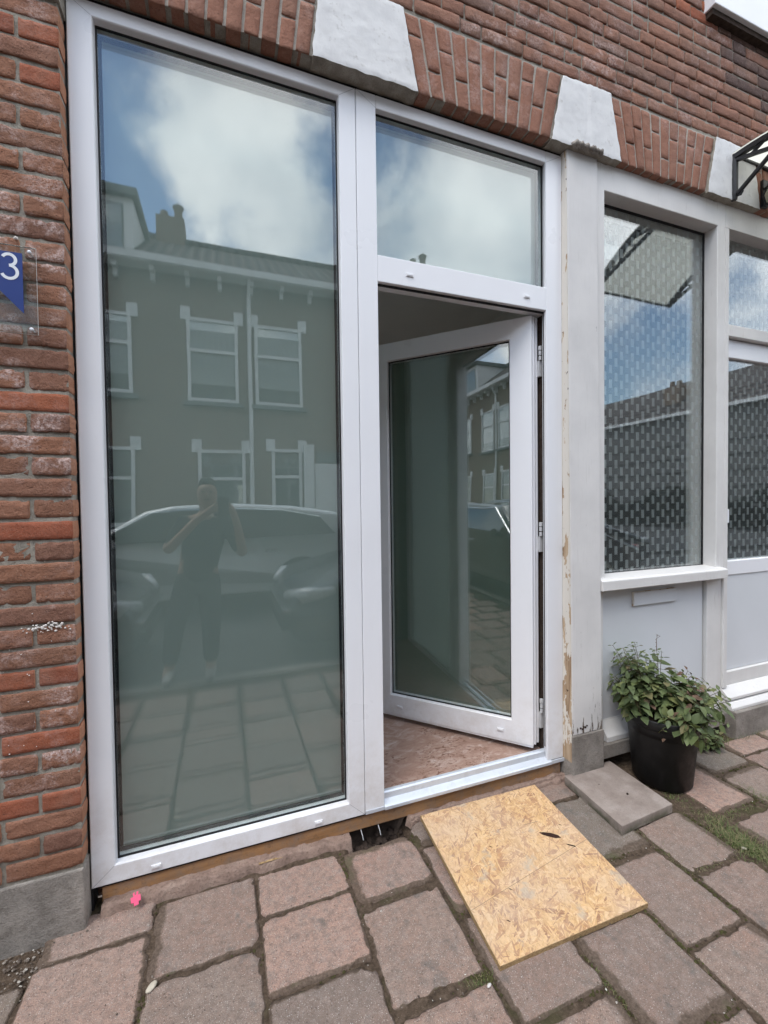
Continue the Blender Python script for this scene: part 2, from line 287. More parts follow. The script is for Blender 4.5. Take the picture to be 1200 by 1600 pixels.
# OSB
a = M('osb_core', .8, .2); a.col(a.ramp(a.noise(90, 6, .7, a.obj((1, 1, 3))), (.3, (.18, .11, .055)), (.6, (.42, .29, .15)), (.8, (.52, .38, .22)))); a.bump(a.noise(200, 5, .7), .002, 1); MAT['osb'] = a.m
a = M('osb_strand', .55, .35); isl = a.island()
c = a.ramp(isl, (0, (.55, .325, .145)), (.2, (.68, .43, .20)), (.4, (.74, .49, .25)), (.6, (.78, .555, .32)), (.74, (.60, .35, .17)), (.86, (.46, .24, .12)), (.95, (.42, .23, .13)), (.985, (.28, .13, .075)))
c = a.mix(a.mr(a.noise(60, 5, .65, a.obj((1, 4, 1), (0, 0, .6))), .35, .7, 0, .5), c, (.54, .36, .21)); c = a.mix(a.mr(a.noise(4, 4, .6), .4, .65, 0, .5), c, (.60, .46, .35))
c = a.mix(a.mr(a.noise(95, 6, .75, a.obj((1.6, .5, 1), (0, 0, .5))), .50, .72, 0, .65), c, (.30, .15, .07)); c = a.mix(a.math('MULTIPLY', a.mr(a.noise(9, 5, .6), .60, .66, 0, 1), .5), c, (.42, .39, .34)); a.col(c); a.bump(a.noise(220, 4, .7), .0012, .8); MAT['strand'] = a.m
plain('osb_dark', (.05, .025, .018), .8, .2, 60, .5)
plain('pencil', (.27, .19, .13), .8, .1, 40, .3, 0)
# leaves
a = M('leaf', .5, .35); isl = a.island(); c = a.ramp(isl, (0, (.075, .10, .042)), (.45, (.125, .16, .066)), (.8, (.165, .205, .08)), (.93, (.23, .24, .09)), (1, (.16, .11, .07)))
c = a.mix(a.mr(a.noise(120, 4), .4, .7, 0, .35), c, (.13, .16, .09)); a.col(c); a.b.inputs['Subsurface Weight'].default_value = 0
a.bump(a.noise(260, 3), .001, .8)
tl = a.n('ShaderNodeBsdfTranslucent'); a.link(a.mix(.5, c, (.14, .22, .04)), tl.inputs[0]); ms = a.n('ShaderNodeMixShader'); ms.inputs[0].default_value = .22
a.link(a.b.outputs[0], ms.inputs[1]); a.link(tl.outputs[0], ms.inputs[2]); a.link(ms.outputs[0], a.out.inputs[0]); MAT['leaf'] = a.m
plain('leaf_dry', (.19, .12, .085), .8, .15, 90, .5)
plain('stem', (.12, .10, .055), .8, .2, 60, .5)
a = M('pot_plastic', .42, .4); n1 = a.noise(16, 6, .7); a.col(a.mix(a.mr(n1, .52, .72, 0, .6), (.006, .006, .0065), (.026, .025, .023))); a.rgh(a.mr(n1, .3, .7, .35, .65)); a.bump(a.noise(80, 3), .0008, .4); MAT['pot'] = a.m
plain('potsoil', (.03, .022, .016), .95, .1, 90, .5, .004)
plain('blue_enamel', (.018, .045, .21), .35, .5, 5, .1, 0)
plain('white_enamel', (.78, .80, .84), .4, .4, 5, .06, 0)
plain('pink_plastic', (.85, .10, .22), .45, .4, 20, .1)
plain('pale_stone', (.58, .52, .42), .8, .3, 60, .25, .002)
plain('canopy_sheet', (.50, .45, .33), .4, .3, 6, .15)
a = M('canopy_poly', .35, .4); a.t.nodes.remove(a.b); df = a.n('ShaderNodeBsdfDiffuse'); df.inputs[0].default_value = (.42, .41, .37, 1); tl = a.n('ShaderNodeBsdfTranslucent'); a.link(a.mix(a.noise(5, 4), (.95, .95, .90), (.86, .86, .80)), tl.inputs[0])
ms = a.n('ShaderNodeMixShader'); ms.inputs[0].default_value = .88; a.link(df.outputs[0], ms.inputs[1]); a.link(tl.outputs[0], ms.inputs[2]); a.link(ms.outputs[0], a.out.inputs[0]); MAT['poly'] = a.m
# far street
a = M('far_brick', .9, .15); bt = a.n('ShaderNodeTexBrick'); mp = a.obj((1, 1, 1), (RAD(90), 0, 0)); a.link(mp, bt.inputs['Vector'])
bt.inputs['Scale'].default_value = 1; bt.inputs['Brick Width'].default_value = .22; bt.inputs['Row Height'].default_value = .065; bt.inputs['Mortar Size'].default_value = .008
bt.inputs['Color1'].default_value = (.20, .145, .11, 1); bt.inputs['Color2'].default_value = (.25, .18, .135, 1); bt.inputs['Mortar'].default_value = (.24, .22, .195, 1)
a.col(a.mix(a.mr(a.noise(1.2, 5), .35, .7, 0, .5), bt.outputs[0], (.18, .14, .11))); MAT['farbrick'] = a.m
a = M('roof_tiles', .8, .25); wv = a.n('ShaderNodeTexWave', wave_type='BANDS', bands_direction='X'); wv.inputs['Scale'].default_value = 1.3; a.link(a.obj(), wv.inputs[0])
wy = a.n('ShaderNodeTexWave', wave_type='BANDS', bands_direction='Y', wave_profile='SAW'); wy.inputs['Scale'].default_value = 1.1; a.link(a.obj(), wy.inputs[0])
a.col(a.mix(a.mr(wv.outputs[1], .2, .8, 0, 1), (.05, .045, .045), (.13, .11, .10))); a.bump(a.math('ADD', wv.outputs[1], wy.outputs[1]), .05, 1); MAT['rooftile'] = a.m
plain('far_white', (.80, .81, .81), .6, .3, 3, .15, 0)
plain('far_curtain', (.30, .31, .31), .9, .1, 8, .4, 0)
plain('dark_hedge', (.022, .028, .02), .9, .1, 4, .5, 0); plain('far_wall', (.20, .20, .195), .9, .1, 1, .3, 0); plain('far_grey', (.20, .22, .22), .8, .2, 3, .2, 0)
def paint(name, c, met=.3):
    a = M(name, .25, .5, c); a.b.inputs['Coat Weight'].default_value = .8; a.b.inputs['Coat Roughness'].default_value = .04; a.b.inputs['Metallic'].default_value = met
    a.col(a.mix(a.noise(2), c, tuple(x*.85 for x in c))); MAT[name] = a.m
paint('silver_paint', (.74, .76, .77), .1); paint('navy_paint', (.02, .028, .045)); paint('graphite_paint', (.07, .075, .08)); paint('white_car_paint', (.6, .6, .6), 0)
plain('tyre', (.02, .02, .02), .85, .2, 40); plain('rim', (.4, .4, .42), .35, .5, 9); plain('headlamp', (.6, .63, .66), .15, .6, 30, .5, 0); plain('taillamp', (.35, .02, .02), .2, .5, 9)
plain('skin', (.42, .26, .19), .6, .3, 20, .1); plain('shirt', (.02, .022, .026), .9, .1, 20); plain('trousers', (.03, .033, .04), .9, .1, 20); plain('shoe', (.45, .45, .44), .7, .2, 20); plain('hair', (.03, .02, .015), .8, .2, 60)

# ------------------------------------------------------------------ mesh helpers
class MB:
    def __init__(s): s.v = []; s.f = []; s.mi = []; s.e = {}
    def add(s, vs, fs, mi=0):
        o = len(s.v); s.v += [tuple(q) for q in vs]; s.f += [tuple(i+o for i in f) for f in fs]; s.mi += [mi]*len(fs); return o
    def box(s, x0, x1, y0, y1, z0, z1, mi=0):
        vs = [(x, y, z) for x in (x0, x1) for y in (y0, y1) for z in (z0, z1)]
        s.add(vs, [(0, 1, 3, 2), (4, 6, 7, 5), (0, 4, 5, 1), (2, 3, 7, 6), (0, 2, 6, 4), (1, 5, 7, 3)], mi); return s
    def prism(s, poly, ax, a, b, mi=0):
        """poly: list of 2D; ax: extrusion axis 'x','y','z' from a to b"""
        n = len(poly)
        def p(q, t): return (t, q[0], q[1]) if ax == 'x' else (q[0], t, q[1]) if ax == 'y' else (q[0], q[1], t)
        vs = [p(q, a) for q in poly]+[p(q, b) for q in poly]
        fs = [tuple(range(n)), tuple(range(2*n-1, n-1, -1))]+[(i, i+n, (i+1) % n+n, (i+1) % n) for i in range(n)]
        s.add(vs, fs, mi); return s
    def tube(s, pts, r, seg=8, mi=0, cap=True):
        pts = [Vector(p) for p in pts]; rs = r if isinstance(r, (list, tuple)) else [r]*len(pts); rings = []
        for i, p in enumerate(pts):
            d = (pts[min(i+1, len(pts)-1)]-pts[max(i-1, 0)]); d = d.normalized() if d.length > 1e-9 else Vector((0, 0, 1))
            u = d.cross(Vector((0, 0, 1)) if abs(d.z) < .9 else Vector((1, 0, 0))).normalized(); v = d.cross(u)
            rings.append([p+(u*math.cos(t*2*math.pi/seg)+v*math.sin(t*2*math.pi/seg))*rs[i] for t in range(seg)])
        vs = [q for rr in rings for q in rr]; fs = []
        for i in range(len(pts)-1):
            for t in range(seg): fs.append((i*seg+t, i*seg+(t+1) % seg, (i+1)*seg+(t+1) % seg, (i+1)*seg+t))
        if cap: fs += [tuple(range(seg-1, -1, -1)), tuple(range((len(pts)-1)*seg, len(pts)*seg))]
        s.add(vs, fs, mi); return s
    def lathe(s, prof, c, seg=40, mi=0):
        vs = []; fs = []; n = len(prof)
        for (r, z) in prof:
            for t in range(seg): vs.append((c[0]+r*math.cos(t*2*math.pi/seg), c[1]+r*math.sin(t*2*math.pi/seg), c[2]+z))
        for i in range(n-1):
            for t in range(seg): fs.append((i*seg+t, i*seg+(t+1) % seg, (i+1)*seg+(t+1) % seg, (i+1)*seg+t))
        s.add(vs, fs, mi); return s
    def loops(s, lp, mi=0, close=False):
        """lp: list of rects (x0,x1,z0,z1,y) -> connected ring surfaces (mitred frame)"""
        vs = []
        for (x0, x1, z0, z1, y) in lp: vs += [(x0, y, z0), (x1, y, z0), (x1, y, z1), (x0, y, z1)]
        fs = []
        n = len(lp)
        for i in range(n if close else n-1):
            j = (i+1) % n
            for k in range(4): fs.append((i*4+k, i*4+(k+1) % 4, j*4+(k+1) % 4, j*4+k))
        s.add(vs, fs, mi); return s
    def build(s, name, mats, parent=None, smooth=False, bevel=0, xf=None, seg=2):
        me = bpy.data.meshes.new(name); vs = s.v if xf is None else [tuple(xf @ Vector(v)) for v in s.v]
        me.from_pydata(vs, [], s.f)
        if not isinstance(mats, (list, tuple)): mats = [mats]
        for q in mats: me.materials.append(MAT[q] if isinstance(q, str) else q)
        if any(s.mi): me.polygons.foreach_set('material_index', s.mi)
        if smooth: me.polygons.foreach_set('use_smooth', [True]*len(me.polygons))
        me.update()
        o = bpy.data.objects.new(name, me); COL.objects.link(o)
        if parent: o.parent = parent
        if bevel:
            b = o.modifiers.new('bevel', 'BEVEL'); b.width = bevel; b.segments = seg; b.limit_method = 'ANGLE'; b.angle_limit = RAD(35)
        return o
def fix(o):
    import bmesh
    b = bmesh.new(); b.from_mesh(o.data); bmesh.ops.recalc_face_normals(b, faces=b.faces); b.to_mesh(o.data); b.free(); return o
def tag(o, label=None, cat=None, group=None, kind=None):
    for k, v in (('label', label), ('category', cat), ('group', group), ('kind', kind)):
        if v: o[k] = v
    return o
def empty(name, loc=(0, 0, 0), rz=0):
    o = bpy.data.objects.new(name, None); COL.objects.link(o); o.location = loc; o.rotation_euler = (0, 0, rz); o.empty_display_size = .1; return o
def B(x0, x1, y0, y1, z0, z1): return MB().box(x0, x1, y0, y1, z0, z1)
def fbm(x, y, z, o=3): return mnoise.fractal(Vector((x, y, z)), 1.0, 2.0, o)

# ------------------------------------------------------------------ bricks
def brick(mb, q, y, depth, mi=0, rough=1., nx=9, nz=5):
    """q: corners (bl, br, tr, tl) as (x,z); front face near y, body back to y+depth"""
    bl, br, tr, tl = [Vector(c) for c in q]; o = len(mb.v); seed = random.uniform(0, 100)
    y += random.uniform(-.0025, .0025)*rough; tilt = random.uniform(-1, 1)*.0015*rough; W = (br-bl).length; Hh = (tl-bl).length
    gu = min(.2, .0017/W); gv = min(.2, .0017/Hh); us = [0, gu]+[gu+(1-2*gu)*i/(nx-3) for i in range(1, nx-3)]+[1-gu, 1]; vs_ = [0, gv]+[gv+(1-2*gv)*i/(nz-3) for i in range(1, nz-3)]+[1-gv, 1]
    fr = []
    for v in vs_:
        for u in us:
            p = (bl*(1-u)+br*u)*(1-v)+(tl*(1-u)+tr*u)*v
            eu = min(u, 1-u)*W; ev = min(v, 1-v)*Hh; e = min(eu, ev)
            n = fbm(p.x*30+seed, p.y*30, seed); n2 = fbm(p.x*70, p.y*70+seed, 3.)
            n3 = fbm(p.x*160, p.y*160, seed+5.)
            yy = y-n*.0012*rough-n2*.0014*rough-n3*.0010*rough+tilt*(u*2-1)
            if e < .0018:
                cx = (bl+br+tr+tl)/4; dd = (p-cx); p = p+Vector((n2*.0012+n3*.0010, n*.0012+n3*.0012))*rough
                if eu < .0018 and ev < .0018: p = p-dd.normalized()*.0014*rough
                if e < 1e-6: yy += .0022
                chip = fbm(p.x*30+seed, p.y*30, seed+40)
                if chip > .42: yy += .0022*rough; p.y -= math.copysign(.0014, dd.y)*rough
            fr.append((p.x, yy, p.y))
    n = len(us); k = len(vs_); fs = [(j*n+i, j*n+i+1, (j+1)*n+i+1, (j+1)*n+i) for j in range(k-1) for i in range(n-1)]
    ring = [i for i in range(n)]+[j*n+n-1 for j in range(1, k)]+[(k-1)*n+i for i in range(n-2, -1, -1)]+[j*n for j in range(k-2, 0, -1)]
    bk = [(fr[i][0], y+depth, fr[i][2]) for i in ring]; b0 = len(fr); L = len(ring)
    fs += [(ring[(t+1) % L], ring[t], b0+t, b0+(t+1) % L) for t in range(L)]
    mb.add(fr+bk, fs, mi)
def rect(x0, x1, z0, z1): return ((x0, z0), (x1, z0), (x1, z1), (x0, z1))

bld = empty('brick_building', (1.2, .06, 0))
tag(bld, 'brown brick row building with white plaster stones and tall white window and open door', 'building')
BP = Vector((1.2, .06, 0))
def part(mb, name, mats, parent=None, **k):
    """mesh made in world coordinates, parented under an object whose origin chain is translation-only"""
    o = mb.build(name, mats, None, **k); p = parent or bld
    o.parent = p; o.matrix_parent_inverse = Matrix.Identity(4)
    # move vertices into the parent's frame
    off = Vector((0, 0, 0)); q = p
    while q: off += Vector(q.location); q = q.parent
    o.data.transform(Matrix.Translation(-off)); return o

# left jamb bricks
mb = MB(); C = .0655; J = .0105
z = .205; row = 0
reds = {1: .4, 3: .35, 6: .5, 9: .9, 40: .8, 42: .7}
redrows = {3: 3, 6: 2, 9: 3, 37: 1, 39: 2, 41: 3}
def leftrow(z, row):
    x = -.444+random.uniform(-.002, .002); k = 0
    first = .108 if row % 2 else .205
    while x > -1.5:
        wd = (first if k == 0 else (.212 if (row+k) % 3 else .104))
        mi = 1 if (redrows.get(row, 0) > k or random.random() < .05) else 0
        x0 = x-wd
        sag = random.uniform(-.0015, .0015)
        brick(mb, rect(x0+J/2, x-(0 if k == 0 else J/2), z+J/2+sag, z+C-J/2+sag), -.002, .055, mi, 1.35 if mi == 0 else .7, 16, 8)
        x = x0; k += 1
while z+C < 2.90: leftrow(z, row); z += C; row += 1
ZL = z
part(mb, 'jamb_brickwork', ['brick_left', 'brick_red'], smooth=True)
# stones and arches
stones = [(-.52, .0), (.548, .0), (1.637, .0), (2.705, .0), (3.79, 0), (4.87, 0)]
ZB = 3.0
edges = []
for i, (cx, _) in enumerate(stones):
    hb = .2075; ht = .145 if i != 1 else .162
    edges.append((cx-hb, cx+hb, cx-ht, cx+ht))
edges[1] = (.337, .762, .372, .700); edges[2] = (1.43, 1.845, 1.493, 1.779); edges[3] = (2.463, 2.90, 2.527, 2.84)
def stone(e, z0, z1, seam=False):
    xb0, xb1, xt0, xt1 = e; nx, nz = 40, 34; fr = []
    for j in range(nz+1):
        v = j/nz
        for i in range(nx+1):
            u = i/nx; x = (xb0*(1-v)+xt0*v)*(1-u)+(xb1*(1-v)+xt1*v)*u; zz = z0*(1-v)+z1*v
            ed = min(u, 1-u, v, 1-v)
            y = -.012-fbm(x*6, zz*6, 1.)*.0018-fbm(x*40, zz*40, 5.)*.0010
            if ed == 0: x += fbm(x*25, zz*25, 2)*.004; zz += fbm(zz*25, x*25, 4)*.004; y += .0015
            if seam and x < 1.655: y += .006*min(1, (1.655-x)/.02)
            fr.append((x, y, zz))
    n = nx+1; mb = MB(); fs = [(j*n+i, j*n+i+1, (j+1)*n+i+1, (j+1)*n+i) for j in range(nz) for i in range(nx)]
    ring = list(range(n))+[j*n+nx for j in range(1, nz+1)]+[nz*n+i for i in range(nx-1, -1, -1)]+[j*n for j in range(nz-1, 0, -1)]
    bk = [(fr[i][0], .056, fr[i][2]) for i in ring]; b0 = len(fr); L = len(ring); fs += [(ring[(t+1) % L], ring[t], b0+t, b0+(t+1) % L) for t in range(L)]
    nf = nx*nz; mb.add(fr, fs[:nf]); mb.add([fr[i] for i in ring]+bk, [((t+1) % L, t, L+t, L+(t+1) % L) for t in range(L)], 1)
    o_ = part(mb, 'plaster_stone', ['stone', 'mortar'])
    for pg in o_.data.polygons: pg.use_smooth = pg.material_index == 0
    return o_
for i, e in enumerate(edges):
    if i == 0: stone((-.73, -.440, -.665, -.440), ZL-.005 if False else 2.90, 3.30)
    else: stone(e, ZB-.004, 3.30 if i > 1 else 3.302, seam=(i == 2))
def arch(xb0, xb1, xt0, xt1, n=11, zt=3.298):
    mb = MB()
    for k in range(n):
        a0, a1 = k/n, (k+1)/n; g = .0050
        def P(t, v): return ((xb0*(1-t)+xb1*t)*(1-v)+(xt0*(1-t)+xt1*t)*v, ZB+(zt-ZB)*v)
        lo = random.uniform(-.006, .003)
        def Q(t, v, dx=0, dz=0): p = P(t, v); return (p[0]+dx, p[1]+dz)
        sp = (.36 if k % 2 else .68)+random.uniform(-.05, .05)
        brick(mb, (Q(a0, 0, g, lo), Q(a1, 0, -g, lo), Q(a1, sp, -g, -.004), Q(a0, sp, g, -.004)), -.0025, .058, 0, .8, 6, 14)
        brick(mb, (Q(a0, sp, g, .004), Q(a1, sp, -g, .004), Q(a1, 1, -g, -.005), Q(a0, 1, g, -.005)), -.0025, .058, 0, .8, 6, 12)
    part(mb, 'flat_arch', ['brick_arch'], smooth=True)
edges0 = [(-.73, -.445, -.665, -.45)]+edges[1:]
for i in range(len(edges0)-1):
    e, f = edges0[i], edges0[i+1]
    arch(e[1]+.004, f[0]-.004, e[3]+.002 if i else -.44, f[2]-.002, 13 if i == 0 else 11)
# upper wall courses
mb = MB(); z = 3.306; row = 0; CU = .0628
WX0, WX1, WZ = 2.53, 3.75, 4.035
while z < 4.75:
    x = -1.4-random.uniform(0, .2); k = row
    while x < 5.6:
        wd = .213 if k % 2 else .106
        if row % 4 == 0 and random.random() < .15: wd = .213
        wd += random.uniform(-.004, .004); x1 = x+wd; k += 1
        xa, xb = x, x1
        if z+CU > WZ:
            if xa < WX0 < xb: xb = WX0
            elif WX0 <= xa < WX1 and xb > WX1: xa = WX1
            elif WX0 <= xa and xb <= WX1: x = x1; continue
        dark = (xa > 2.52+random.uniform(-.1, .1)+(.25 if z < 3.62 else 0) and 3.5 < z < 3.95 and random.random() < .86)
        red = (z > 3.84 and xa > 2.2 and not dark and random.random() < .7)
        wave = .003*math.sin(x*3+row)
        if xb-xa > .03: brick(mb, rect(xa+.0034, xb-.0034, z+.0046+wave, z+CU-.0046+wave), -.002, .05, 2 if dark else 1 if red else 0, 1.15 if xa < 2.55 else .7, 12 if wd > .15 else 8, 6)
        x = x1
    z += CU; row += 1
part(mb, 'upper_brickwork', ['brick_top', 'brick_red', 'brick_soot'], smooth=True)
# mortar and wall core
mb = MB()
mb.box(-6, -.447, .0028, .35, .0, 2.905)
mb.box(-6, -.445, .006, .35, 2.905, 3.0)
mb.box(-6, 6.5, .0034, .35, 3.002, WZ-.02)
mb.box(-6, WX0, .0034, .35, WZ-.02, 7.0); mb.box(WX1, 6.5, .0034, .35, WZ-.02, 7); mb.box(WX0, WX1, .0034, .35, 5.6, 7)
mb.box(3.75, 6.5, .0034, .35, 0, 3.002)
part(mb, 'mortar_backing', 'mortar')
for i in range(len(edges0)-1): part(MB().prism([(edges0[i][1]-.01, 3.0035), (edges0[i+1][0]+.01, 3.0035), (edges0[i+1][0]+.05, 3.300), (edges0[i][1]-.05, 3.300)] if i else [(-.43, 3.0035), (.345, 3.0035), (.375, 3.3), (-.43, 3.3)], 'y', .0021, .0033), 'arch_pointing', 'pointing')
# rest of the shell; lower rear wall left out to let extra daylight in
mb = MB(); mb.box(-6.2, -6, 0, 8, 0, 7); mb.box(6.5, 6.7, 0, 8, 0, 7); mb.box(-6, 6.5, 8, 8.2, 3.0, 7)
part(mb, 'outer_wall', 'farbrick')
mb = MB(); mb.prism([(-.3, 6.95), (4, 9.6), (8.4, 6.95), (8.4, 7.15), (4, 9.8), (-.3, 7.15)], 'x', -6.3, 6.8); part(mb, 'roof', 'rooftile')
# plinth
mb = MB(); mb.box(-6, -.442, -.004, .34, -.1, .2); part(mb, 'plinth', 'concrete', bevel=.006)
# timber subframe
mb = MB(); mb.box(-.41, 1.525, .058, .13, .020, .078); part(mb, 'timber_strip', 'hardwood', bevel=.003)
mb = MB(); mb.box(-.425, 1.53, .052, .13, .0785, .0815); part(mb, 'seal_strip', 'rubber')
for x in (.50, .575):
    mb = MB(); mb.tube([(x, .057, .02), (x+.004, .045, .0), (x+.006, .042, -.014)], .0018, 6); part(mb, 'nail', 'hinge')
# dark gap between brick and frame
mb = MB(); mb.box(-.4465, -.436, .062, .2, 0, 3.0); mb.box(-.44, 1.6, .062, .2, 2.985, 3.0015); part(mb, 'expansion_gap', 'rubber')

# ---- tall fixed window
win = empty('shop_window', (.04-1.2, 0, .075)); win.parent = bld; tag(win, 'tall new window of frosted glass in white frame')
def wpart(mb, n, m_, p, **k): return part(mb, n, m_, p, **k)
mb = MB(); o = (-.438, .5175, .0825, 2.985); i_ = (-.3665, .4485, .146, 2.936)
def frame_loops(o, i_, y0, yg, back, c=.003, ch=.004):
    return [(o[0], o[1], o[2], o[3], back), (o[0], o[1], o[2], o[3], y0+c), (o[0]+c, o[1]-c, o[2]+c, o[3]-c, y0),
            (i_[0]-ch, i_[1]+ch, i_[2]-ch, i_[3]+ch, y0), (i_[0]-ch*.3, i_[1]+ch*.3, i_[2]-ch*.3, i_[3]+ch*.3, y0+ch*.6), (i_[0], i_[1], i_[2], i_[3], y0+ch*1.6), (i_[0]+.002, i_[1]-.002, i_[2]+.002, i_[3]-.002, yg), (i_[0]+.002, i_[1]-.002, i_[2]+.002, i_[3]-.002, back), (o[0], o[1], o[2], o[3], back)]
wpart(MB().loops(frame_loops(o, i_, .05, .074, .125)), 'frame', 'pvc', win)
# mitre seams as fine grooves
def groove(mb, p, q, y, w=.0007):
    p = Vector(p); q = Vector(q); d = (q-p).normalized(); n = Vector((-d.y, d.x))*w
    mb.add([(p.x+n.x, y, p.y+n.y), (p.x-n.x, y, p.y-n.y), (q.x-n.x, y, q.y-n.y), (q.x+n.x, y, q.y+n.y)], [(0, 1, 2, 3)])
plain('seam_grey', (.42, .42, .44), .6, .3, 5, .1, 0)
for (a_, b_) in (((-.437, .084), (-.371, .142)), ((-.437, 2.984), (-.371, 2.94)), ((.5165, .084), (.453, .142)), ((.5165, 2.984), (.453, 2.94))):
    mb = MB(); groove(mb, a_, b_, .0496); wpart(mb, 'mitre_seam', 'seam_grey', win)
gk = MB().loops([(-.3645, .4465, .148, 2.934, .0735), (-.3595, .4415, .153, 2.929, .0735), (-.3595, .4415, .153, 2.929, .079)]); wpart(gk, 'gasket', 'rubber', win)
def igu(x0, x1, z0, z1, y, t, p, film='frost', mg='glass', sp=.0):
    wpart(B(x0, x1, y, y+t, z0, z1), 'glass_pane', mg, p)
    wpart(MB().loops([(x0, x1, z0, z1, y+t+.0005), (x0+.010, x1-.010, z0+.010, z1-.010, y+t+.0005), (x0+.010, x1-.010, z0+.010, z1-.010, y+t+.0095)]), 'spacer_bar', 'rubber', p)
    if film:
        g = MB(); e_ = .004; g.add([(x0-e_, y+t+.010, z0-e_), (x1+e_, y+t+.010, z0-e_), (x1+e_, y+t+.010, z1+e_), (x0-e_, y+t+.010, z1+e_)], [(0, 1, 2, 3)]); wpart(g, 'frosted_film', film, p)
igu(-.3640, .446, .1485, 2.9335, .0775, .026, win)
def capm(mb, x, z, y=.05, w=.032): mb.box(x-w/2, x+w/2, y-.0045, y-.0003, z-.007, z+.007); mb.box(x-w/2+.004, x+w/2-.004, y-.0062, y-.0047, z-.0035, z+.004)
for x in (-.245, .326):
    mb = MB(); capm(mb, x, .104); wpart(mb, 'drain_cap', 'pvc', win, bevel=.0012)
# ---- door unit frame
dun = empty('door_frame', (1.027-1.2, 0, .08)); dun.parent = bld; tag(dun, 'white door frame with transom light above open door')
XA, XB, ZA, ZT = .6025, 1.4515, .1, 2.985
prof = MB()
prof.box(.5195, XA, .05, .125, .0825, ZT); prof.box(XB-.010, 1.5345, .05, .068, .1, ZT-.0)
prof.box(XA, XB-.010, .05, .125, 2.933, ZT)
prof.box(XA, XB-.010, .05, .125, 2.249, 2.356)
prof.box(1.458, 1.5345, .0685, .084, .1, ZT); prof.box(1.4425, 1.5345, .0845, .13, 2.2495, ZT)
wpart(prof, 'frame', 'pvc', dun, bevel=.003)
wpart(MB().loops([(XA, XB-.01, 2.356, 2.933, .0735), (XA+.005, XB-.015, 2.361, 2.928, .0735), (XA+.005, XB-.015, 2.361, 2.928, .079)]), 'gasket', 'rubber', dun)
igu(XA+.001, XB-.011, 2.357, 2.932, .0775, .026, dun)
for a_, b_ in (((XA-.001, 2.934), (.521, 2.984)), ((XB-.008, 2.934), (1.533, 2.984))):
    mb = MB(); groove(mb, a_, b_, .0496); wpart(mb, 'mitre_seam', 'seam_grey', dun)
wpart(B(.5176, .5194, .056, .1, .0825, ZT-.001), 'coupling_seam', 'seam_grey', dun)
for x in (.743, 1.331):
    mb = MB(); capm(mb, x, 2.297); wpart(mb, 'drain_cap', 'pvc', dun, bevel=.0012)
wpart(B(1.4425, 1.4505, .0685, .074, .16, 2.249), 'door_gasket', 'rubber', dun)
wpart(B(1.4508, 1.4578, .0745, .088, .14, 2.249), 'rebate_strip', 'pvc', dun, bevel=.001)
mb = MB(); mb.box(XA+.0, XB, .066, .072, 2.2405, 2.2485); wpart(mb, 'head_gasket', 'rubber', dun)
for z in (2.03, 1.18, .31):
    h = MB(); h.box(1.440, 1.459, .100, .122, z-.075, z+.0); h.tube([(1.4475, .100, z+.002), (1.4475, .100, z+.022)], .0075, 10); h.tube([(1.4475, .100, z+.027), (1.4475, .100, z+.047)], .0075, 10); h.tube([(1.4475, .100, z+.05), (1.4475, .100, z+.07)], .009, 10)
    wpart(h, 'hinge', 'hinge', dun, bevel=.001)
part(B(1.4595, 1.62, .0855, .32, .1, 2.248), 'rough_reveal', 'rough_brick_dark')
# threshold
mb = MB(); mb.prism([(.042, .083), (.042, .096), (.046, .1), (.070, .112), (.072, .135), (.078, .14), (.092, .14), (.094, .122), (.12, .12), (.12, .083)], 'x', .6022, 1.462)
mb.box(.519, .602, .046, .0495, .083, .098); mb.box(1.463, 1.55, .044, .0495, .083, .10)
part(mb, 'threshold', 'alu', bevel=.001)
# ---- door leaf, open inwards by 47 degrees
P0 = Vector((1.405, .08, 0)); dd = Vector((-.6808, .7325, 0)); nn = Vector((.7325, .6808, 0))
XF = Matrix(((dd.x, nn.x, 0, P0.x), (dd.y, nn.y, 0, P0.y), (0, 0, 1, 0), (0, 0, 0, 1)))
leaf = empty('door_leaf', (0, 0, 0)); leaf.parent = bld; leaf.location = P0-BP; leaf.rotation_euler = (0, 0, math.atan2(dd.y, dd.x)); tag(leaf, 'open white door leaf with full frosted glass, swung inwards')
def lpart(mb, n, m_, **k): # s, t, z -> local frame of leaf (x along s, y is -n)
    mb.v = [(v[0], -v[1], v[2]) for v in mb.v]; mb.f = [tuple(reversed(f)) for f in mb.f]
    o = mb.build(n, m_, leaf, **k); return o
LZ0, LZ1, LW = .158, 2.238, .912
mb = MB().loops([(.009, LW, LZ0, LZ1, .022), (.018, LW, LZ0, LZ1, .0215), (.018, LW, LZ0, LZ1, .002), (.020, LW-.002, LZ0+.002, LZ1-.002, 0), (.120, .792, .265, 2.144, 0), (.1225, .7895, .268, 2.141, .003), (.124, .788, .27, 2.14, .008), (.124, .788, .27, 2.14, .07), (.0, LW+.004, LZ0-.0, LZ1, .07), (.0, LW+.004, LZ0, LZ1, .048), (.009, LW, LZ0, LZ1, .046), (.009, LW, LZ0, LZ1, .022)])
lpart(mb, 'frame', 'pvc')
lpart(MB().loops([(.124, .788, .27, 2.14, .0195), (.129, .783, .275, 2.135, .0195), (.129, .783, .275, 2.135, .026)]), 'gasket', 'rubber')
lpart(B(.1242, .7878, .024, .048, .2702, 2.1398), 'glass_pane', 'glass')
g = MB(); g.add([(.1242, .058, .2702), (.7878, .058, .2702), (.7878, .058, 2.1398), (.1242, .058, 2.1398)], [(0, 1, 2, 3)]); lpart(g, 'frosted_film', 'frost_shaded')
for s0 in (.40, .17):
    pass
for s0 in (.177, .735):
    mb = MB(); mb.box(s0-.016, s0+.016, -.0045, -.0003, .2, .214); mb.box(s0-.012, s0+.012, -.0062, -.0047, .204, .2105); lpart(mb, 'drain_cap', 'pvc', bevel=.0012)
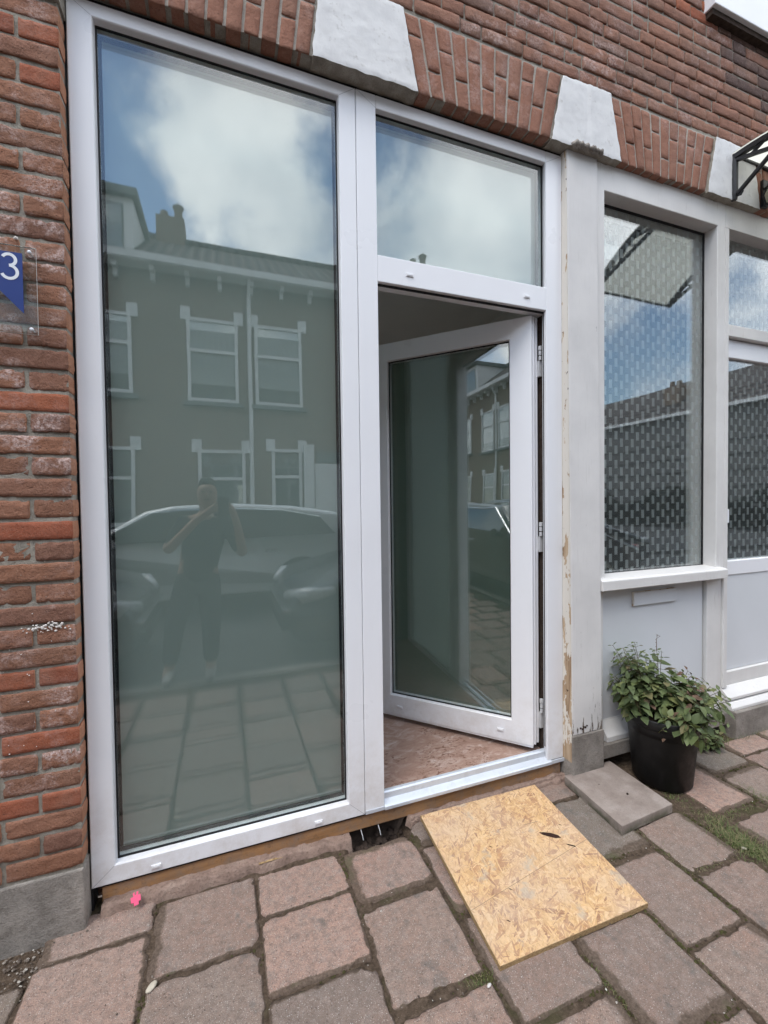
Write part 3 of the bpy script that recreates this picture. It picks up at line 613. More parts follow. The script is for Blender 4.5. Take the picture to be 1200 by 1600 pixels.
lpart(B(0.02, LW, .004, .012, LZ0-.010, LZ0-.0005), 'bottom_seal', 'pvc')
mb = MB(); mb.box(LW+.0045, LW+.008, .03, .05, 1.0, 1.12); lpart(mb, 'lock_plate', 'blackmetal')

# ---- old post between the two fronts
def slant(x0, x1, yb, yt, back, z0, z1):
    m_ = MB(); m_.add([(x0, yb, z0), (x1, yb, z0), (x1, back, z0), (x0, back, z0), (x0, yt, z1), (x1, yt, z1), (x1, back, z1), (x0, back, z1)], [(0, 3, 2, 1), (4, 5, 6, 7), (0, 1, 5, 4), (1, 2, 6, 5), (2, 3, 7, 6), (3, 0, 4, 7)]); return m_
part(slant(1.5385, 1.722, -.010, .018, .2, .232, 2.998), 'painted_post', 'peel', bevel=.004)
part(slant(1.5352, 1.5382, -.006, .022, .2, .10, 2.996), 'post_edge_timber', 'rawwood', bevel=.001)
mb = MB(); mb.box(1.5355, 1.730, -.014, .2, -.05, .231); part(mb, 'post_plinth', 'concrete', bevel=.005)
mb = MB()
for x, z, r in ((1.585, .262, .005), (1.597, .256, .005), (1.604, .265, .004), (1.614, .262, .005), (1.623, .268, .004)): mb.lathe([(r, 0), (r, .002), (0, .002)], (0, 0, 0), 8); L = 24; mb.v[-L:] = [(x+v[0], -.0106-v[2], z+v[1]) for v in mb.v[-L:]]
part(mb, 'nail_hole', 'osb_dark')
mb = MB()
for k in range(24): # crumbly mortar on top of the post
    x = random.uniform(1.56, 1.73); s = random.uniform(.006, .014); mb.tube([(x-s, random.uniform(-.012, .0), 2.999), (x, -.018, 3.004+random.uniform(-.004, .003)), (x+s, -.005, 3.0)], s, 6)
part(mb, 'mortar_crumbs', 'concrete', smooth=True)
# ---- right shop window (older, woven pattern film)
rw = empty('patterned_window', (2.19-1.2, 0, .97)); rw.parent = bld; tag(rw, 'white framed window with small dash pattern on the glass')
mb = MB().loops([(1.7235, 2.673, .9, 3.0, .2), (1.7235, 2.673, .9, 3.0, .033), (1.7265, 2.670, .9, 2.998, .03), (1.779, 2.609, .9, 2.872, .03), (1.782, 2.606, .905, 2.869, .033), (1.786, 2.604, .94, 2.866, .1), (1.786, 2.604, .94, 2.866, .2), (1.7235, 2.673, .9, 3.0, .2)])
wpart(mb, 'frame', 'paint', rw)
wpart(MB().loops([(1.787, 2.603, .968, 2.865, .0985), (1.793, 2.592, .974, 2.853, .0985), (1.793, 2.592, .974, 2.853, .104)]), 'gasket', 'rubber', rw)
wpart(B(1.787, 2.603, .1005, .1065, .966, 2.865), 'glass_pane', 'glass_old', rw)
g = MB(); g.add([(1.787, .109, .966), (2.603, .109, .966), (2.603, .109, 2.865), (1.787, .109, 2.865)], [(0, 1, 2, 3)]); wpart(g, 'pattern_film', 'dash', rw)
mb = MB(); mb.prism([(-.012, .908), (-.012, .956), (.0, .963), (.1, .972), (.1, .908)], 'x', 1.724, 2.642); wpart(mb, 'sill', 'paint', rw, bevel=.003)
# low panel with little blanking board
mb = MB(); mb.box(1.742, 2.54, .060, .09, .23, .907); part(mb, 'lower_panel', 'panel')
part(B(2.5405, 2.551, .075, .12, .15, .907), 'panel_gap', 'rubber')
part(B(2.5515, 2.673, .042, .2, .14, .899), 'panel_stile', 'paint', bevel=.003)
part(B(1.7235, 1.776, .036, .06, .14, .907), 'corner_stile', 'paint', bevel=.002)
lt = part(B(2.0, 2.312, .047, .0595, .798, .868), 'mail_slot_cover', 'panel', bevel=.002); tag(lt, 'white board covering the mail slot')
part(B(1.998, 2.0, .046, .0593, .797, .869), 'cover_edge', 'rawwood', lt)
part(B(2.0, 2.312, .048, .0593, .8685, .8705), 'cover_top_edge', 'rawwood', lt)
mb = MB(); mb.prism([(.01, .14), (.01, .165), (.058, .228), (.058, .232), (.09, .232), (.09, .14)], 'x', 1.7765, 2.5512); part(mb, 'panel_sill', 'paint', bevel=.002)
part(B(1.731, 2.673, -.002, .1, .07, .139), 'stone_base', 'concrete', bevel=.004)
# ---- neighbouring door unit
nd = empty('neighbour_door', (3.15-1.2, 0, .1)); nd.parent = bld; tag(nd, 'white neighbouring door with patterned glass and plain lower panel')
mb = MB(); mb.box(2.6735, 2.705, .03, .2, .26, 2.872); mb.box(2.6735, 3.75, .03, .2, 2.8725, 3.0); mb.box(3.66, 3.75, .03, .2, .26, 2.872); mb.box(2.7055, 3.6595, .03, .2, 2.275, 2.34)
wpart(mb, 'frame', 'paint', nd, bevel=.003)
wpart(B(2.706, 3.659, .1005, .1065, 2.345, 2.87), 'glass_pane', 'glass_old', nd)
g = MB(); g.add([(2.706, .11, 2.345), (3.659, .11, 2.345), (3.659, .11, 2.87), (2.706, .11, 2.87)], [(0, 1, 2, 3)]); wpart(g, 'pattern_film', 'dash', nd)
mb = MB().loops([(2.7055, 3.659, .905, 2.27, .16), (2.7055, 3.659, .905, 2.27, .063), (2.7075, 3.657, .907, 2.268, .06), (2.716, 3.58, .985, 2.17, .06), (2.719, 3.577, .99, 2.165, .066), (2.719, 3.577, .99, 2.165, .12)]); mb.f = [f for f in mb.f]
wpart(mb, 'door_rail', 'pvc', nd)
wpart(B(2.7195, 3.5765, .0805, .0865, .9905, 2.1645), 'glass_pane', 'glass_old', nd)
g = MB(); g.add([(2.7195, .089, .9905), (3.5765, .089, .9905), (3.5765, .089, 2.1645), (2.7195, .089, 2.1645)], [(0, 1, 2, 3)]); wpart(g, 'pattern_film', 'dash', nd)
wpart(B(2.7215, 2.795, .078, .0803, 1.21, 1.29), 'paper_label', 'white_enamel', nd)
wpart(B(2.7055, 3.659, .066, .12, .345, .9045), 'door_panel', 'panel', nd)
wpart(B(2.7055, 3.659, .05, .12, .262, .3405), 'kick_rail', 'paint', nd, bevel=.003)
mb = MB(); mb.prism([(.0, .20), (.0, .215), (.045, .262), (.2, .262), (.2, .20)], 'x', 2.6735, 3.75); mb.prism([(-.02, .15), (-.02, .165), (.0, .19), (.2, .199), (.2, .15)], 'x', 2.6735, 3.75); wpart(mb, 'door_sill', 'paint', nd, bevel=.002)
wpart(B(2.6735, 3.75, -.04, .1, -.03, .149), 'stone_base', 'concrete', nd, bevel=.004)
# ---- upstairs window, top right
uw = empty('upstairs_window', (3.1-1.2, 0, 4.0)); uw.parent = bld; tag(uw, 'white upstairs window frame above the sooty bricks')
mb = MB(); mb.box(WX0-.085, WX1+.01, -.055, .2, 3.925, 4.19); wpart(mb, 'sill', 'pvc', uw, bevel=.004)
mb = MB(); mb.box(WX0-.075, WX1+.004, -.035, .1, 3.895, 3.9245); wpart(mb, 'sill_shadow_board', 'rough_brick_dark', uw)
wpart(MB().loops([(WX0, WX1, 4.1905, 5.6, .15), (WX0, WX1, 4.1905, 5.6, .02), (WX0+.07, WX1-.07, 4.26, 5.53, .02), (WX0+.07, WX1-.07, 4.26, 5.53, .15)]), 'frame', 'pvc', uw)
wpart(B(WX0+.07, WX1-.07, .06, .08, 4.26, 5.53), 'glass_pane', 'glass_old', uw)
wpart(B(WX0+.07, WX1-.07, .1, .11, 4.26, 5.53), 'sky_reflection_sheet', 'white_enamel', uw)  # white sheet added behind the pane, standing in for its bright sky reflection

# ---- interior
part(B(-.9, 2.0, .12, 4.2, .0, .118), 'floor', 'floor')
part(B(-.9, 2.0, .14, 4.2, 2.62, 2.7), 'ceiling', 'interior_ceiling')
mb = MB(); mb.box(-.95, -.9, .36, 4.2, .118, 2.62); mb.box(1.80, 1.86, .33, 4.2, .118, 2.62); mb.box(-.9, -.3, 4.2, 4.25, .118, 2.62); mb.box(1.4, 1.8, 4.2, 4.25, .118, 2.62); mb.box(-.3, 1.4, 4.2, 4.25, 2.3, 2.62); mb.box(-.9, -.447, .351, .36, .118, 2.62)  # unseen opening in the back wall, added to brighten the room
part(mb, 'interior_wall', 'interior_plaster')
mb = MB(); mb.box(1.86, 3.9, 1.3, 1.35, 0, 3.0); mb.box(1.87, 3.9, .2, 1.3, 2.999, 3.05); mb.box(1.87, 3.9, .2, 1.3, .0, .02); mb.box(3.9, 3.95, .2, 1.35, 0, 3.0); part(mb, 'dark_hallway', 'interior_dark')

# ------------------------------------------------------------------ ground
def bottom_plane(name, x0, x1, y0, y1, z, mat, **k):
    return tag(B(x0, x1, y0, y1, z-.3, z).build(name, mat), kind='structure', **k)
bottom_plane('ground', -60, 60, -40, -14.1, -.03, 'asphalt')
mb = MB(); nx, ny = 150, 60; x0, x1, y0, y1 = -1.6, 3.4, -1.0, .12
vs = [];
for j in range(ny+1):
    for i in range(nx+1):
        x = x0+(x1-x0)*i/nx; y = y0+(y1-y0)*j/ny
        zz = -.0055+fbm(x*14, y*14, 2.)*.005+fbm(x*60, y*60, 7)*.002
        if .43 < x < .71 and y > -.02: zz -= .12*min(1, (y+.02)/.02)*min(1, (x-.43)/.03)*min(1, (.71-x)/.02)
        zz = min(zz, -.0028)
        if x < -.53 and y > -.16: zz -= .012
        vs.append((x, y, zz))
n = nx+1; mb.add(vs, [(j*n+i, j*n+i+1, (j+1)*n+i+1, (j+1)*n+i) for j in range(ny) for i in range(nx)])
mb.box(-30, -1.6, -1.75, .0, -.2, -.006); mb.box(3.4, 30, -1.75, .12, -.2, -.006); mb.box(-1.6, 3.4, -1.75, -1.0, -.2, -.006)
tag(mb.build('soil_bed', 'soil', smooth=True), kind='structure')
# tiles
cols = {(-.55, -.243): [(.045, -.083, 'p'), (-.092, -.395, 'p'), (-.41, -.71, 't'), (-.72, -1.02, 't')],
 (-.237, .078): [(.008, -.25, 't'), (-.262, -.56, 't'), (-.57, -.87, 't'), (-.88, -1.02, 't')],
 (.088, .392): [(.003, -.166, 'p'), (-.177, -.416, 'p'), (-.43, -.72, 't'), (-.73, -1.02, 't')],
 (.402, .684): [(-.014, -.240, 'p'), (-.265, -.562, 't'), (-.59, -.88, 't'), (-.89, -1.02, 't')],
 (.70, .978): [(.046, -.088, 't'), (-.10, -.385, 'p'), (-.405, -.715, 't'), (-.735, -1.02, 't')],
 (.99, 1.275): [(.035, -.27, 't'), (-.285, -.575, 't'), (-.59, -.876, 't'), (-.89, -1.02, 't')],
 (1.288, 1.552): [(.04, -.072, 't'), (-.09, -.40, 'g'), (-.425, -.728, 't'), (-.742, -1.02, 't')],
 (1.57, 1.83): [(-.02, -.29, 'g'), (-.312, -.552, 't'), (-.57, -.86, 't'), (-.87, -1.02, 't')],
 (1.965, 2.225): [(.02, -.115, 'p'), (-.125, -.385, 'p'), (-.445, -.72, 't'), (-.73, -1.02, 't')],
 (2.235, 2.52): [(-.01, -.205, 'g'), (-.22, -.51, 't'), (-.53, -.82, 't'), (-.83, -1.02, 't')],
 (2.53, 2.83): [(-.04, -.15, 'p'), (-.16, -.45, 't'), (-.46, -.76, 't'), (-.77, -1.02, 't')],
 (2.84, 3.13): [(-.03, -.24, 'p'), (-.25, -.54, 't'), (-.55, -.84, 't'), (-.85, -1.02, 't')],
 (3.14, 3.43): [(-.03, -.13, 't'), (-.14, -.44, 'p'), (-.45, -.75, 't'), (-.76, -1.02, 't')]}
mb = MB(); edge = []
def tile(xa, xb, ya, yb, mi, N=22, near=True):
    xa -= .0015; xb += .0015; ya += .0015; yb -= .0015
    w, h = xb-xa, ya-yb; seed = random.uniform(0, 99); rc = [random.uniform(.006, .022) for _ in range(4)]
    if near:
        rc = [r_*random.choice((1, 1, 2.2)) for r_ in rc]
    zt = random.uniform(-.0025, .0035); tx = random.uniform(-1, 1)*.006; ty = random.uniform(-1, 1)*.006
    ds = [random.choice((.001, .003, .006, .014, .035)) for _ in range(4)]  # how far soil creeps in on each side
    vs = []; top = []
    for j in range(N+1):
        for i in range(N+1):
            u = i/N; v = j/N; u = .5-.5*math.cos(u*math.pi)*(.35)+(u-.5)*.65-.0; v = .5-.5*math.cos(v*math.pi)*.35+(v-.5)*.65
            u = min(max(u, 0), 1); v = min(max(v, 0), 1)
            X = xa+u*w; Y = yb+v*h
            # rounded corners
            k = (0 if v < .5 else 2)+(0 if u < .5 else 1); r = rc[k]
            ex = min(u, 1-u)*w; ey = min(v, 1-v)*h
            if ex < r and ey < r:
                dx, dy = r-ex, r-ey; mxx = max(dx, dy); L = math.hypot(dx, dy)
                if L > 1e-9:
                    s_ = mxx/L; ndx, ndy = dx*s_, dy*s_
                    X += (dx-ndx)*(1 if u < .5 else -1); Y += (dy-ndy)*(1 if v < .5 else -1); ex = r-ndx; ey = r-ndy
                    ed = r-math.hypot(ndx, ndy)
                else: ed = r
            else: ed = min(ex, ey)
            chipc = fbm(X*18+seed, Y*18, seed+30)
            if ed < .012: X += fbm(X*30, Y*30, seed+3)*.003; Y += fbm(X*30, Y*30, seed+9)*.003
            if ed < .010 and chipc > .30: X -= (u-.5)*.014*w/.29; Y -= (v-.5)*.014*h/.29
            zz = zt+tx*(u-.5)+ty*(v-.5)+fbm(X*12, Y*12, seed)*.0018
            er = max(0, 1-ed/(.007)); zz -= .0045*er**2
            dist = min(ex/ds[0 if u < .5 else 1], ey/ds[2 if v < .5 else 3])
            edge.append(max(0., 1-dist*.5)); top.append((X, Y, zz))
    n = N+1; fs = [(j*n+i, j*n+i+1, (j+1)*n+i+1, (j+1)*n+i) for j in range(N) for i in range(N)]
    ring = list(range(n))+[j*n+N for j in range(1, N+1)]+[N*n+i for i in range(N-1, -1, -1)]+[j*n for j in range(N-1, 0, -1)]
    bk = [(top[i][0], top[i][1], -.05) for i in ring]; b0 = len(top); L = len(ring); edge.extend([1.]*L)
    fs += [(ring[(t+1) % L], ring[t], b0+t, b0+(t+1) % L) for t in range(L)]
    mb.add(top+bk, fs, mi)
for (xa, xb), ys in cols.items():
    for (ya, yb, t_) in ys: tile(xa, xb, ya, yb, {'t': 0, 'p': 1, 'g': 2}[t_])
for (xa, xb), ys in cols.items():
    y = -1.03
    while y-.29 > -1.75: tile(xa, xb, y, y-.29, 0, 6); y -= .3
def fill(X0, X1):
    x = X0; k = 0
    while x < X1:
        y = .04 if k % 2 else -.1
        if k % 2 == 0 : tile(x, x+.29, .04, -.09, 0, 6)
        while y-.29 > -1.76: tile(x, x+.29, y, y-.29, random.choice((0, 0, 1)), 6); y -= .3
        x += .3; k += 1
for k in range(24):
    X0 = -.55-.3*(k+1); y = .0 if k % 2 else -.13
    while y-.29 > -1.76: tile(X0, X0+.29, y, y-.29, 2 if (k == 0 and y > -.5) else random.choice((0, 0, 1)), 6 if k > 1 else 14); y -= .3
fill(3.44, 9.5)
pv = mb.build('pavement', ['tile', 'tile_pink', 'tile_green'], smooth=True); tag(pv, kind='structure')
at = pv.data.attributes.new('edge', 'FLOAT', 'POINT'); at.data.foreach_set('value', edge)
def lump(mb, x, y, z, r):
    seg = 7; vs = [(x, y, z+r*.5)]; fs = []
    for k, (rr, zz) in enumerate(((.6, .34), (1., -.25))):
        for t in range(seg):
            q = rr*r*random.uniform(.75, 1.2); vs.append((x+q*math.cos(t*6.283/seg), y+q*math.sin(t*6.283/seg), z+zz*r*random.uniform(.7, 1.3)))
    for t in range(seg): fs.append((0, 1+t, 1+(t+1) % seg)); fs.append((1+t, 1+seg+t, 1+seg+(t+1) % seg, 1+(t+1) % seg))
    mb.add(vs, fs)
lump0 = lump
# old mortar ledge along the foot of the front, broken open over the hole
mb = MB()
def ledge(xa, xb, ya, yb, zt, seedv):
    nx_, ny_ = int((xb-xa)/.005), 12; vs = []
    for j in range(ny_+1):
        for i in range(nx_+1):
            x = xa+(xb-xa)*i/nx_; v = j/ny_; y = ya+(yb-ya)*v
            y += fbm(x*11, seedv, 0)*.014*(1-v)
            if i in (0, nx_): x += fbm(y*40, seedv, 1)*.012
            zz = zt+fbm(x*18, y*18, seedv)*.008+fbm(x*70, y*70, seedv)*.003-(.014 if j == 0 else .005 if j == 1 else .0015 if j == 2 else 0)
            if i in (0, nx_) or j == 0: zz = -.02
            vs.append((x, y, zz if seedv != 1 else zz-.012*max(0, (x+.0)/.45)))
    n = nx_+1; mb.add(vs, [(j*n+i, j*n+i+1, (j+1)*n+i+1, (j+1)*n+i) for j in range(ny_) for i in range(nx_)])
ledge(-.41, .455, .018, .060, .034, 1); ledge(.705, 1.552, .036, .0615, .024, 5); ledge(.71, 1.14, .030, .05, .016, 8); ledge(1.14, 1.55, .022, .05, .014, 8)
for k in range(22):
    x = random.uniform(.70, 1.35); s = random.uniform(.004, .010); y = random.uniform(.03, .055); lump0(mb, x, y, .014, s)
fx = mb.build('mortar_ledge', 'screed', smooth=True); tag(fx, kind='structure')
# cavity under the frame
mb = MB(); mb.box(.42, .73, .135, .2, -.3, .07); tag(mb.build('cavity_wall', 'rough_brick_dark'), kind='structure')
mb = MB()
for k in range(90): lump0(mb, random.uniform(.45, .70), random.uniform(.0, .12), -.085+random.uniform(-.02, .03), random.uniform(.006, .018))
tag(mb.build('cavity_rubble', 'rough_brick_dark', smooth=True), 'dark rubble in the hole under the door frame', 'rubble', kind='stuff')
# street behind the camera
tag(B(-60, 60, -1.87, -1.75, -.3, .0).build('kerb', 'concrete'), kind='structure')
tag(B(-60, 60, -6.3, -1.87, -.4, -.11).build('road', 'asphalt'), kind='structure')
tag(B(-60, 10.2, -9, -6.3, -.4, .0).build('far_pavement', 'slab'), kind='structure'); tag(B(10.2, 60, -14.1, -6.3, -.4, -.02).build('side_street', 'asphalt'), kind='structure')
tag(B(-60, -7.9, -1.75, .0, -.2, .0).build('pavement_side', 'slab'), kind='structure')
tag(B(9.6, 60, -1.75, .12, -.2, .0).build('pavement_side', 'slab'), kind='structure')
tag(B(-60, 60, .36, 40, -.3, -.02).build('terrain', 'soil'), kind='structure')

# ------------------------------------------------------------------ moss, grass, crumbs
mb = MB()
joints = []
for (xa, xb), ys in cols.items():
    for (ya, yb, t_) in ys:
        joints.append(((xa, yb-.006), (xb, yb-.006)))
    joints.append(((xb+.005, .0), (xb+.005, -.98)))
for (a_, b_) in joints:
    L = math.hypot(b_[0]-a_[0], b_[1]-a_[1])
    for k in range(int(L/.0035)):
        t = random.random(); x = a_[0]+(b_[0]-a_[0])*t; y = a_[1]+(b_[1]-a_[1])*t
        dens = fbm(x*6+3, y*6, 11.)-.02+(.10 if (x > .5 and y < -.3) or x > 1.7 else 0)
        if random.random() > dens*1.5: continue
        lump(mb, x+random.gauss(0, .006), y+random.gauss(0, .006), -.004+random.uniform(-.001, .003), random.uniform(.002, .006))
tag(mb.build('moss', 'moss', smooth=True), 'dark green moss in the joints between paving tiles', 'moss', kind='stuff')
mb = MB()
def blade(x, y, z, h, lean, ang, w=.0011):
    dx, dy = math.cos(ang), math.sin(ang); px_, py_ = -dy*w, dx*w
    vs = []
    for t in (0, .5, 1): 
        q = lean*h*t*t; ww = (1-t*.85); vs += [(x+dx*q+px_*ww, y+dy*q+py_*ww, z+h*t*(1-.25*t*lean)), (x+dx*q-px_*ww, y+dy*q-py_*ww, z+h*t*(1-.25*t*lean))]
    mb.add(vs, [(0, 1, 3, 2), (2, 3, 5, 4)])
def tuft(cx, cy, sx, sy, n, hmin, hmax, rot=0):
    for _ in range(n):
        a_, b_ = random.gauss(0, sx), random.gauss(0, sy); x = cx+a_*math.cos(rot)-b_*math.sin(rot); y = cy+a_*math.sin(rot)+b_*math.cos(rot)
        blade(x, y, -.006, random.uniform(hmin, hmax), random.uniform(.2, 1.6), random.uniform(0, 6.283))
tuft(1.885, -.52, .035, .05, 900, .012, .032); tuft(1.90, -.36, .03, .06, 170, .004, .013); tuft(1.90, -.63, .025, .04, 350, .01, .024); tuft(2.0, -.41, .09, .012, 300, .005, .014)
tuft(1.90, -.24, .03, .03, 180, .005, .013); tuft(2.75, -.045, .12, .012, 120, .01, .05); tuft(2.52, -.03, .06, .015, 160, .01, .06); tuft(2.26, -.42, .015, .06, 420, .01, .026)
tuft(1.56, -.45, .01, .14, 120, .004, .012); tuft(1.28, -.62, .007, .1, 90, .004, .012); tuft(.985, -.75, .008, .06, 160, .004, .012); tuft(.66, -.58, .03, .01, 110, .004, .01)
tuft(1.66, -.555, .06, .006, 60, .004, .01)
tag(mb.build('grass', 'grass'), 'short green grass growing in the joints right of the loose slab', 'grass', kind='stuff')
mb = MB()
for k in range(850):
    if random.random() < .6:
        a_, b_ = random.choice(joints); t = random.random(); x = a_[0]+(b_[0]-a_[0])*t+random.gauss(0, .012); y = a_[1]+(b_[1]-a_[1])*t+random.gauss(0, .012)
    else: x = random.uniform(-.6, 3.0); y = random.uniform(-.95, .05)
    s = abs(random.gauss(0, .0013))+.0009; zz = .002
    vs = [Vector((random.gauss(0, 1), random.gauss(0, 1), random.gauss(0, .6))).normalized()*s*random.uniform(.7, 1.4) for _ in range(6)]
    vs = [(s, 0, 0), (-s, s*.2, 0), (0, s*.9, 0), (0, -s, s*.1), (0, 0, s*.8), (0, 0, -s*.6)]; a2 = random.uniform(0, 6.28); el_ = random.uniform(.6, 1.8)
    vs = [(x+(v[0]*el_*math.cos(a2)-v[1]*math.sin(a2)), y+(v[0]*el_*math.sin(a2)+v[1]*math.cos(a2)), zz+v[2]) for v in vs]
    mb.add(vs, [(0, 2, 4), (2, 1, 4), (1, 3, 4), (3, 0, 4), (2, 0, 5), (1, 2, 5), (3, 1, 5), (0, 3, 5)])
for k in range(260): # crumbs in the bare corner by the plinth
    x = random.uniform(-.66, -.42); y = random.uniform(-.13, -.01); s = random.uniform(.0015, .006); vs = [(s, 0, 0), (-s, s*.2, 0), (0, s*.9, 0), (0, -s, s*.1), (0, 0, s*.8), (0, 0, -s*.6)]
    mb.add([(x+v[0], y+v[1], -.012+v[2]+.002 if x < -.53 else .002+v[2]) for v in vs] if x < -.53 or (y > -.03 and random.random() < .5) else [(x+v[0]*.2, y+v[1]*.2, .001+v[2]*.2) for v in vs], [(0, 2, 4), (2, 1, 4), (1, 3, 4), (3, 0, 4), (2, 0, 5), (1, 2, 5), (3, 1, 5), (0, 3, 5)])
tag(mb.build('gravel_crumbs', 'debris'), 'tiny pale crumbs of grit scattered over the paving', 'grit', kind='stuff')

# ------------------------------------------------------------------ OSB board
A0 = Vector((.747, .012)); A1 = Vector((1.322, 0.0)); A2 = Vector((1.298, -.592)); A3 = Vector((.722, -.583))
osb = empty('osb_board', (A3.x, A3.y, 0)); tag(osb, 'rough sheet of orange yellow strand board lying on the paving before the threshold', 'board')
def bz(v): return .014+.030*v   # v: 0 front, 1 back
def bp(u, v): q = (A3*(1-u)+A2*u)*(1-v)+(A0*(1-u)+A1*u)*v; return q
TH = .017
mb = MB(); N = 24; vs = []
for j in (0, 1):
    for (u, v) in ((0, 0), (1, 0), (1, 1), (0, 1)): q = bp(u, v); vs.append((q.x-A3.x, q.y-A3.y, bz(v)+(-TH if j == 0 else 0)))
mb.add(vs, [(3, 2, 1, 0), (4, 5, 6, 7), (0, 1, 5, 4), (1, 2, 6, 5), (2, 3, 7, 6), (3, 0, 4, 7)])
mb.build('board', 'osb', osb, bevel=.0008)
mb = MB(); k = 0; NS = 5000
for i in range(NS):
    u = random.random(); v = random.random(); big = i < 3000; L = random.uniform(.04, .13) if big else random.uniform(.014, .07); W = random.uniform(.009, .028) if big else random.uniform(.0014, .0085)
    ang = random.gauss(.15, .65)+(math.pi/2 if random.random() < .12 else 0)+.6
    ca, sa = math.cos(ang), math.sin(ang)
    pts = []
    m_ = random.randint(5, 7)
    base = [(-1, -.3), (-.55, -1), (.5, -.9), (1, -.1), (.6, .8), (-.4, 1), (-.9, .4)][:m_+0]
    for (a_, b_) in base:
        a2 = a_*L/2*random.uniform(.75, 1.1); b2 = b_*W/2*random.uniform(.6, 1.2)
        uu = u+(a2*ca-b2*sa)/.577; vv = v+(a2*sa+b2*ca)/.60
        pts.append((min(max(uu, .001), .999), min(max(vv, .001), .999)))
    zoff = .0001+i*2.0e-7
    P_ = [bp(a_, b_) for a_, b_ in pts]; k += 1
    mb.add([(q.x-A3.x, q.y-A3.y, bz(pts[t][1])+zoff) for t, q in enumerate(P_)], [tuple(range(len(P_)))])
mb.build('strand_surface', 'strand', osb)
def osbpoly(pts, zo=.0014): P_ = [bp(*q) for q in pts]; mb.add([(q.x-A3.x, q.y-A3.y, bz(pts[t][1])+zo) for t, q in enumerate(P_)], [tuple(range(len(P_)))])
mb = MB(); osbpoly([(.725, .605), (.755, .597), (.80, .575), (.835, .545), (.84, .52), (.80, .53), (.76, .56), (.735, .58)]); mb.build('knot', 'osb_dark', osb)
mb = MB(); osbpoly([(.83, .475), (.85, .465), (.885, .44), (.88, .43), (.845, .455)], .00141); mb.build('knot', 'osb_dark', osb)
for (u, v) in ((.16, .18), (.9, .62), (.33, .62), (.28, .33)):
    mb = MB(); osbpoly([(u, v), (u+.012, v-.004), (u+.022, v-.02), (u+.01, v-.012)], .00142); mb.build('knot', 'osb_dark', osb)
mb = MB(); osbpoly([(.004, .285), (.996, .455), (.996, .4572), (.004, .2872)], .0013); osbpoly([(.66, .69), (.78, .685), (.78, .688), (.66, .693)], .00131); mb.build('pencil_line', 'pencil', osb)

# ------------------------------------------------------------------ loose slab
sl = MB(); N = 16; q = [(1.499, .003), (1.797, .018), (1.789, -.317), (1.478, -.335)]
sl.prism([(a_-1.64, b_+.16) for a_, b_ in q[::-1]], 'z', 0, .040)
o = sl.build('loose_slab', 'slab', bevel=.003, seg=3); o.location = (1.64, -.16, .003); tag(o, 'loose grey concrete paving slab lying flat on top of the pavement beside black pot', 'paving slab')
mb = MB(); lump(mb, 1.665, -.20, .0435, .006); lump(mb, 1.66, -.203, .043, .004); lump(mb, 1.60, -.105, .0434, .003); oo = mb.build('dirt_crumb', 'potsoil', None); oo.data.transform(Matrix.Translation((-1.64, .16, -.003))); oo.parent = o

# ------------------------------------------------------------------ potted plant
PX, PY = 1.975, -.127
pl = empty('potted_plant', (PX, PY, 0)); tag(pl, 'bushy green herb in tall black plastic pot in front of the grey white panel', 'potted plant')
mb = MB(); mb.lathe([(.0, .004), (.118, .004), (.126, .012), (.150, .285), (.153, .29), (.158, .293), (.1605, .302), (.162, .332), (.160, .336), (.155, .335), (.152, .29), (.150, .25), (0, .25)], (0, 0, 0), 64)
mb.build('pot', 'pot', pl, smooth=True)
mb = MB(); vs = []
mb.lathe([(.149, .296), (.11, .303), (.05, .308), (0, .309)], (0, 0, 0), 30); mb.build('soil', 'potsoil', pl, smooth=True)
leafm = MB(); stemm = MB(); drym = MB(); flowm = MB()
def leaf_(mb, p, d, up, L, W, fold=.25, curl=.3):
    d = d.normalized(); side = d.cross(up).normalized(); n_ = side.cross(d).normalized()
    prof = [(0, .0), (.08, .35), (.25, .85), (.45, 1.), (.65, .82), (.85, .42), (1, 0)]
    vs = []
    for (t, wv_) in prof:
        c = p+d*(L*t)-n_*(curl*L*t*t); 
        for s_ in (-1, 0, 1):
            vs.append(c+side*(s_*W*wv_/2)+n_*(abs(s_)*fold*W*wv_/2))
    fs = []
    for i in range(len(prof)-1):
        for k in (0, 1): fs.append((i*3+k, i*3+k+1, (i+1)*3+k+1, (i+1)*3+k))
    mb.add(vs, fs)
rng = random.Random(21)
RT = Vector((.61, -.79, 0))     # towards the right of the view
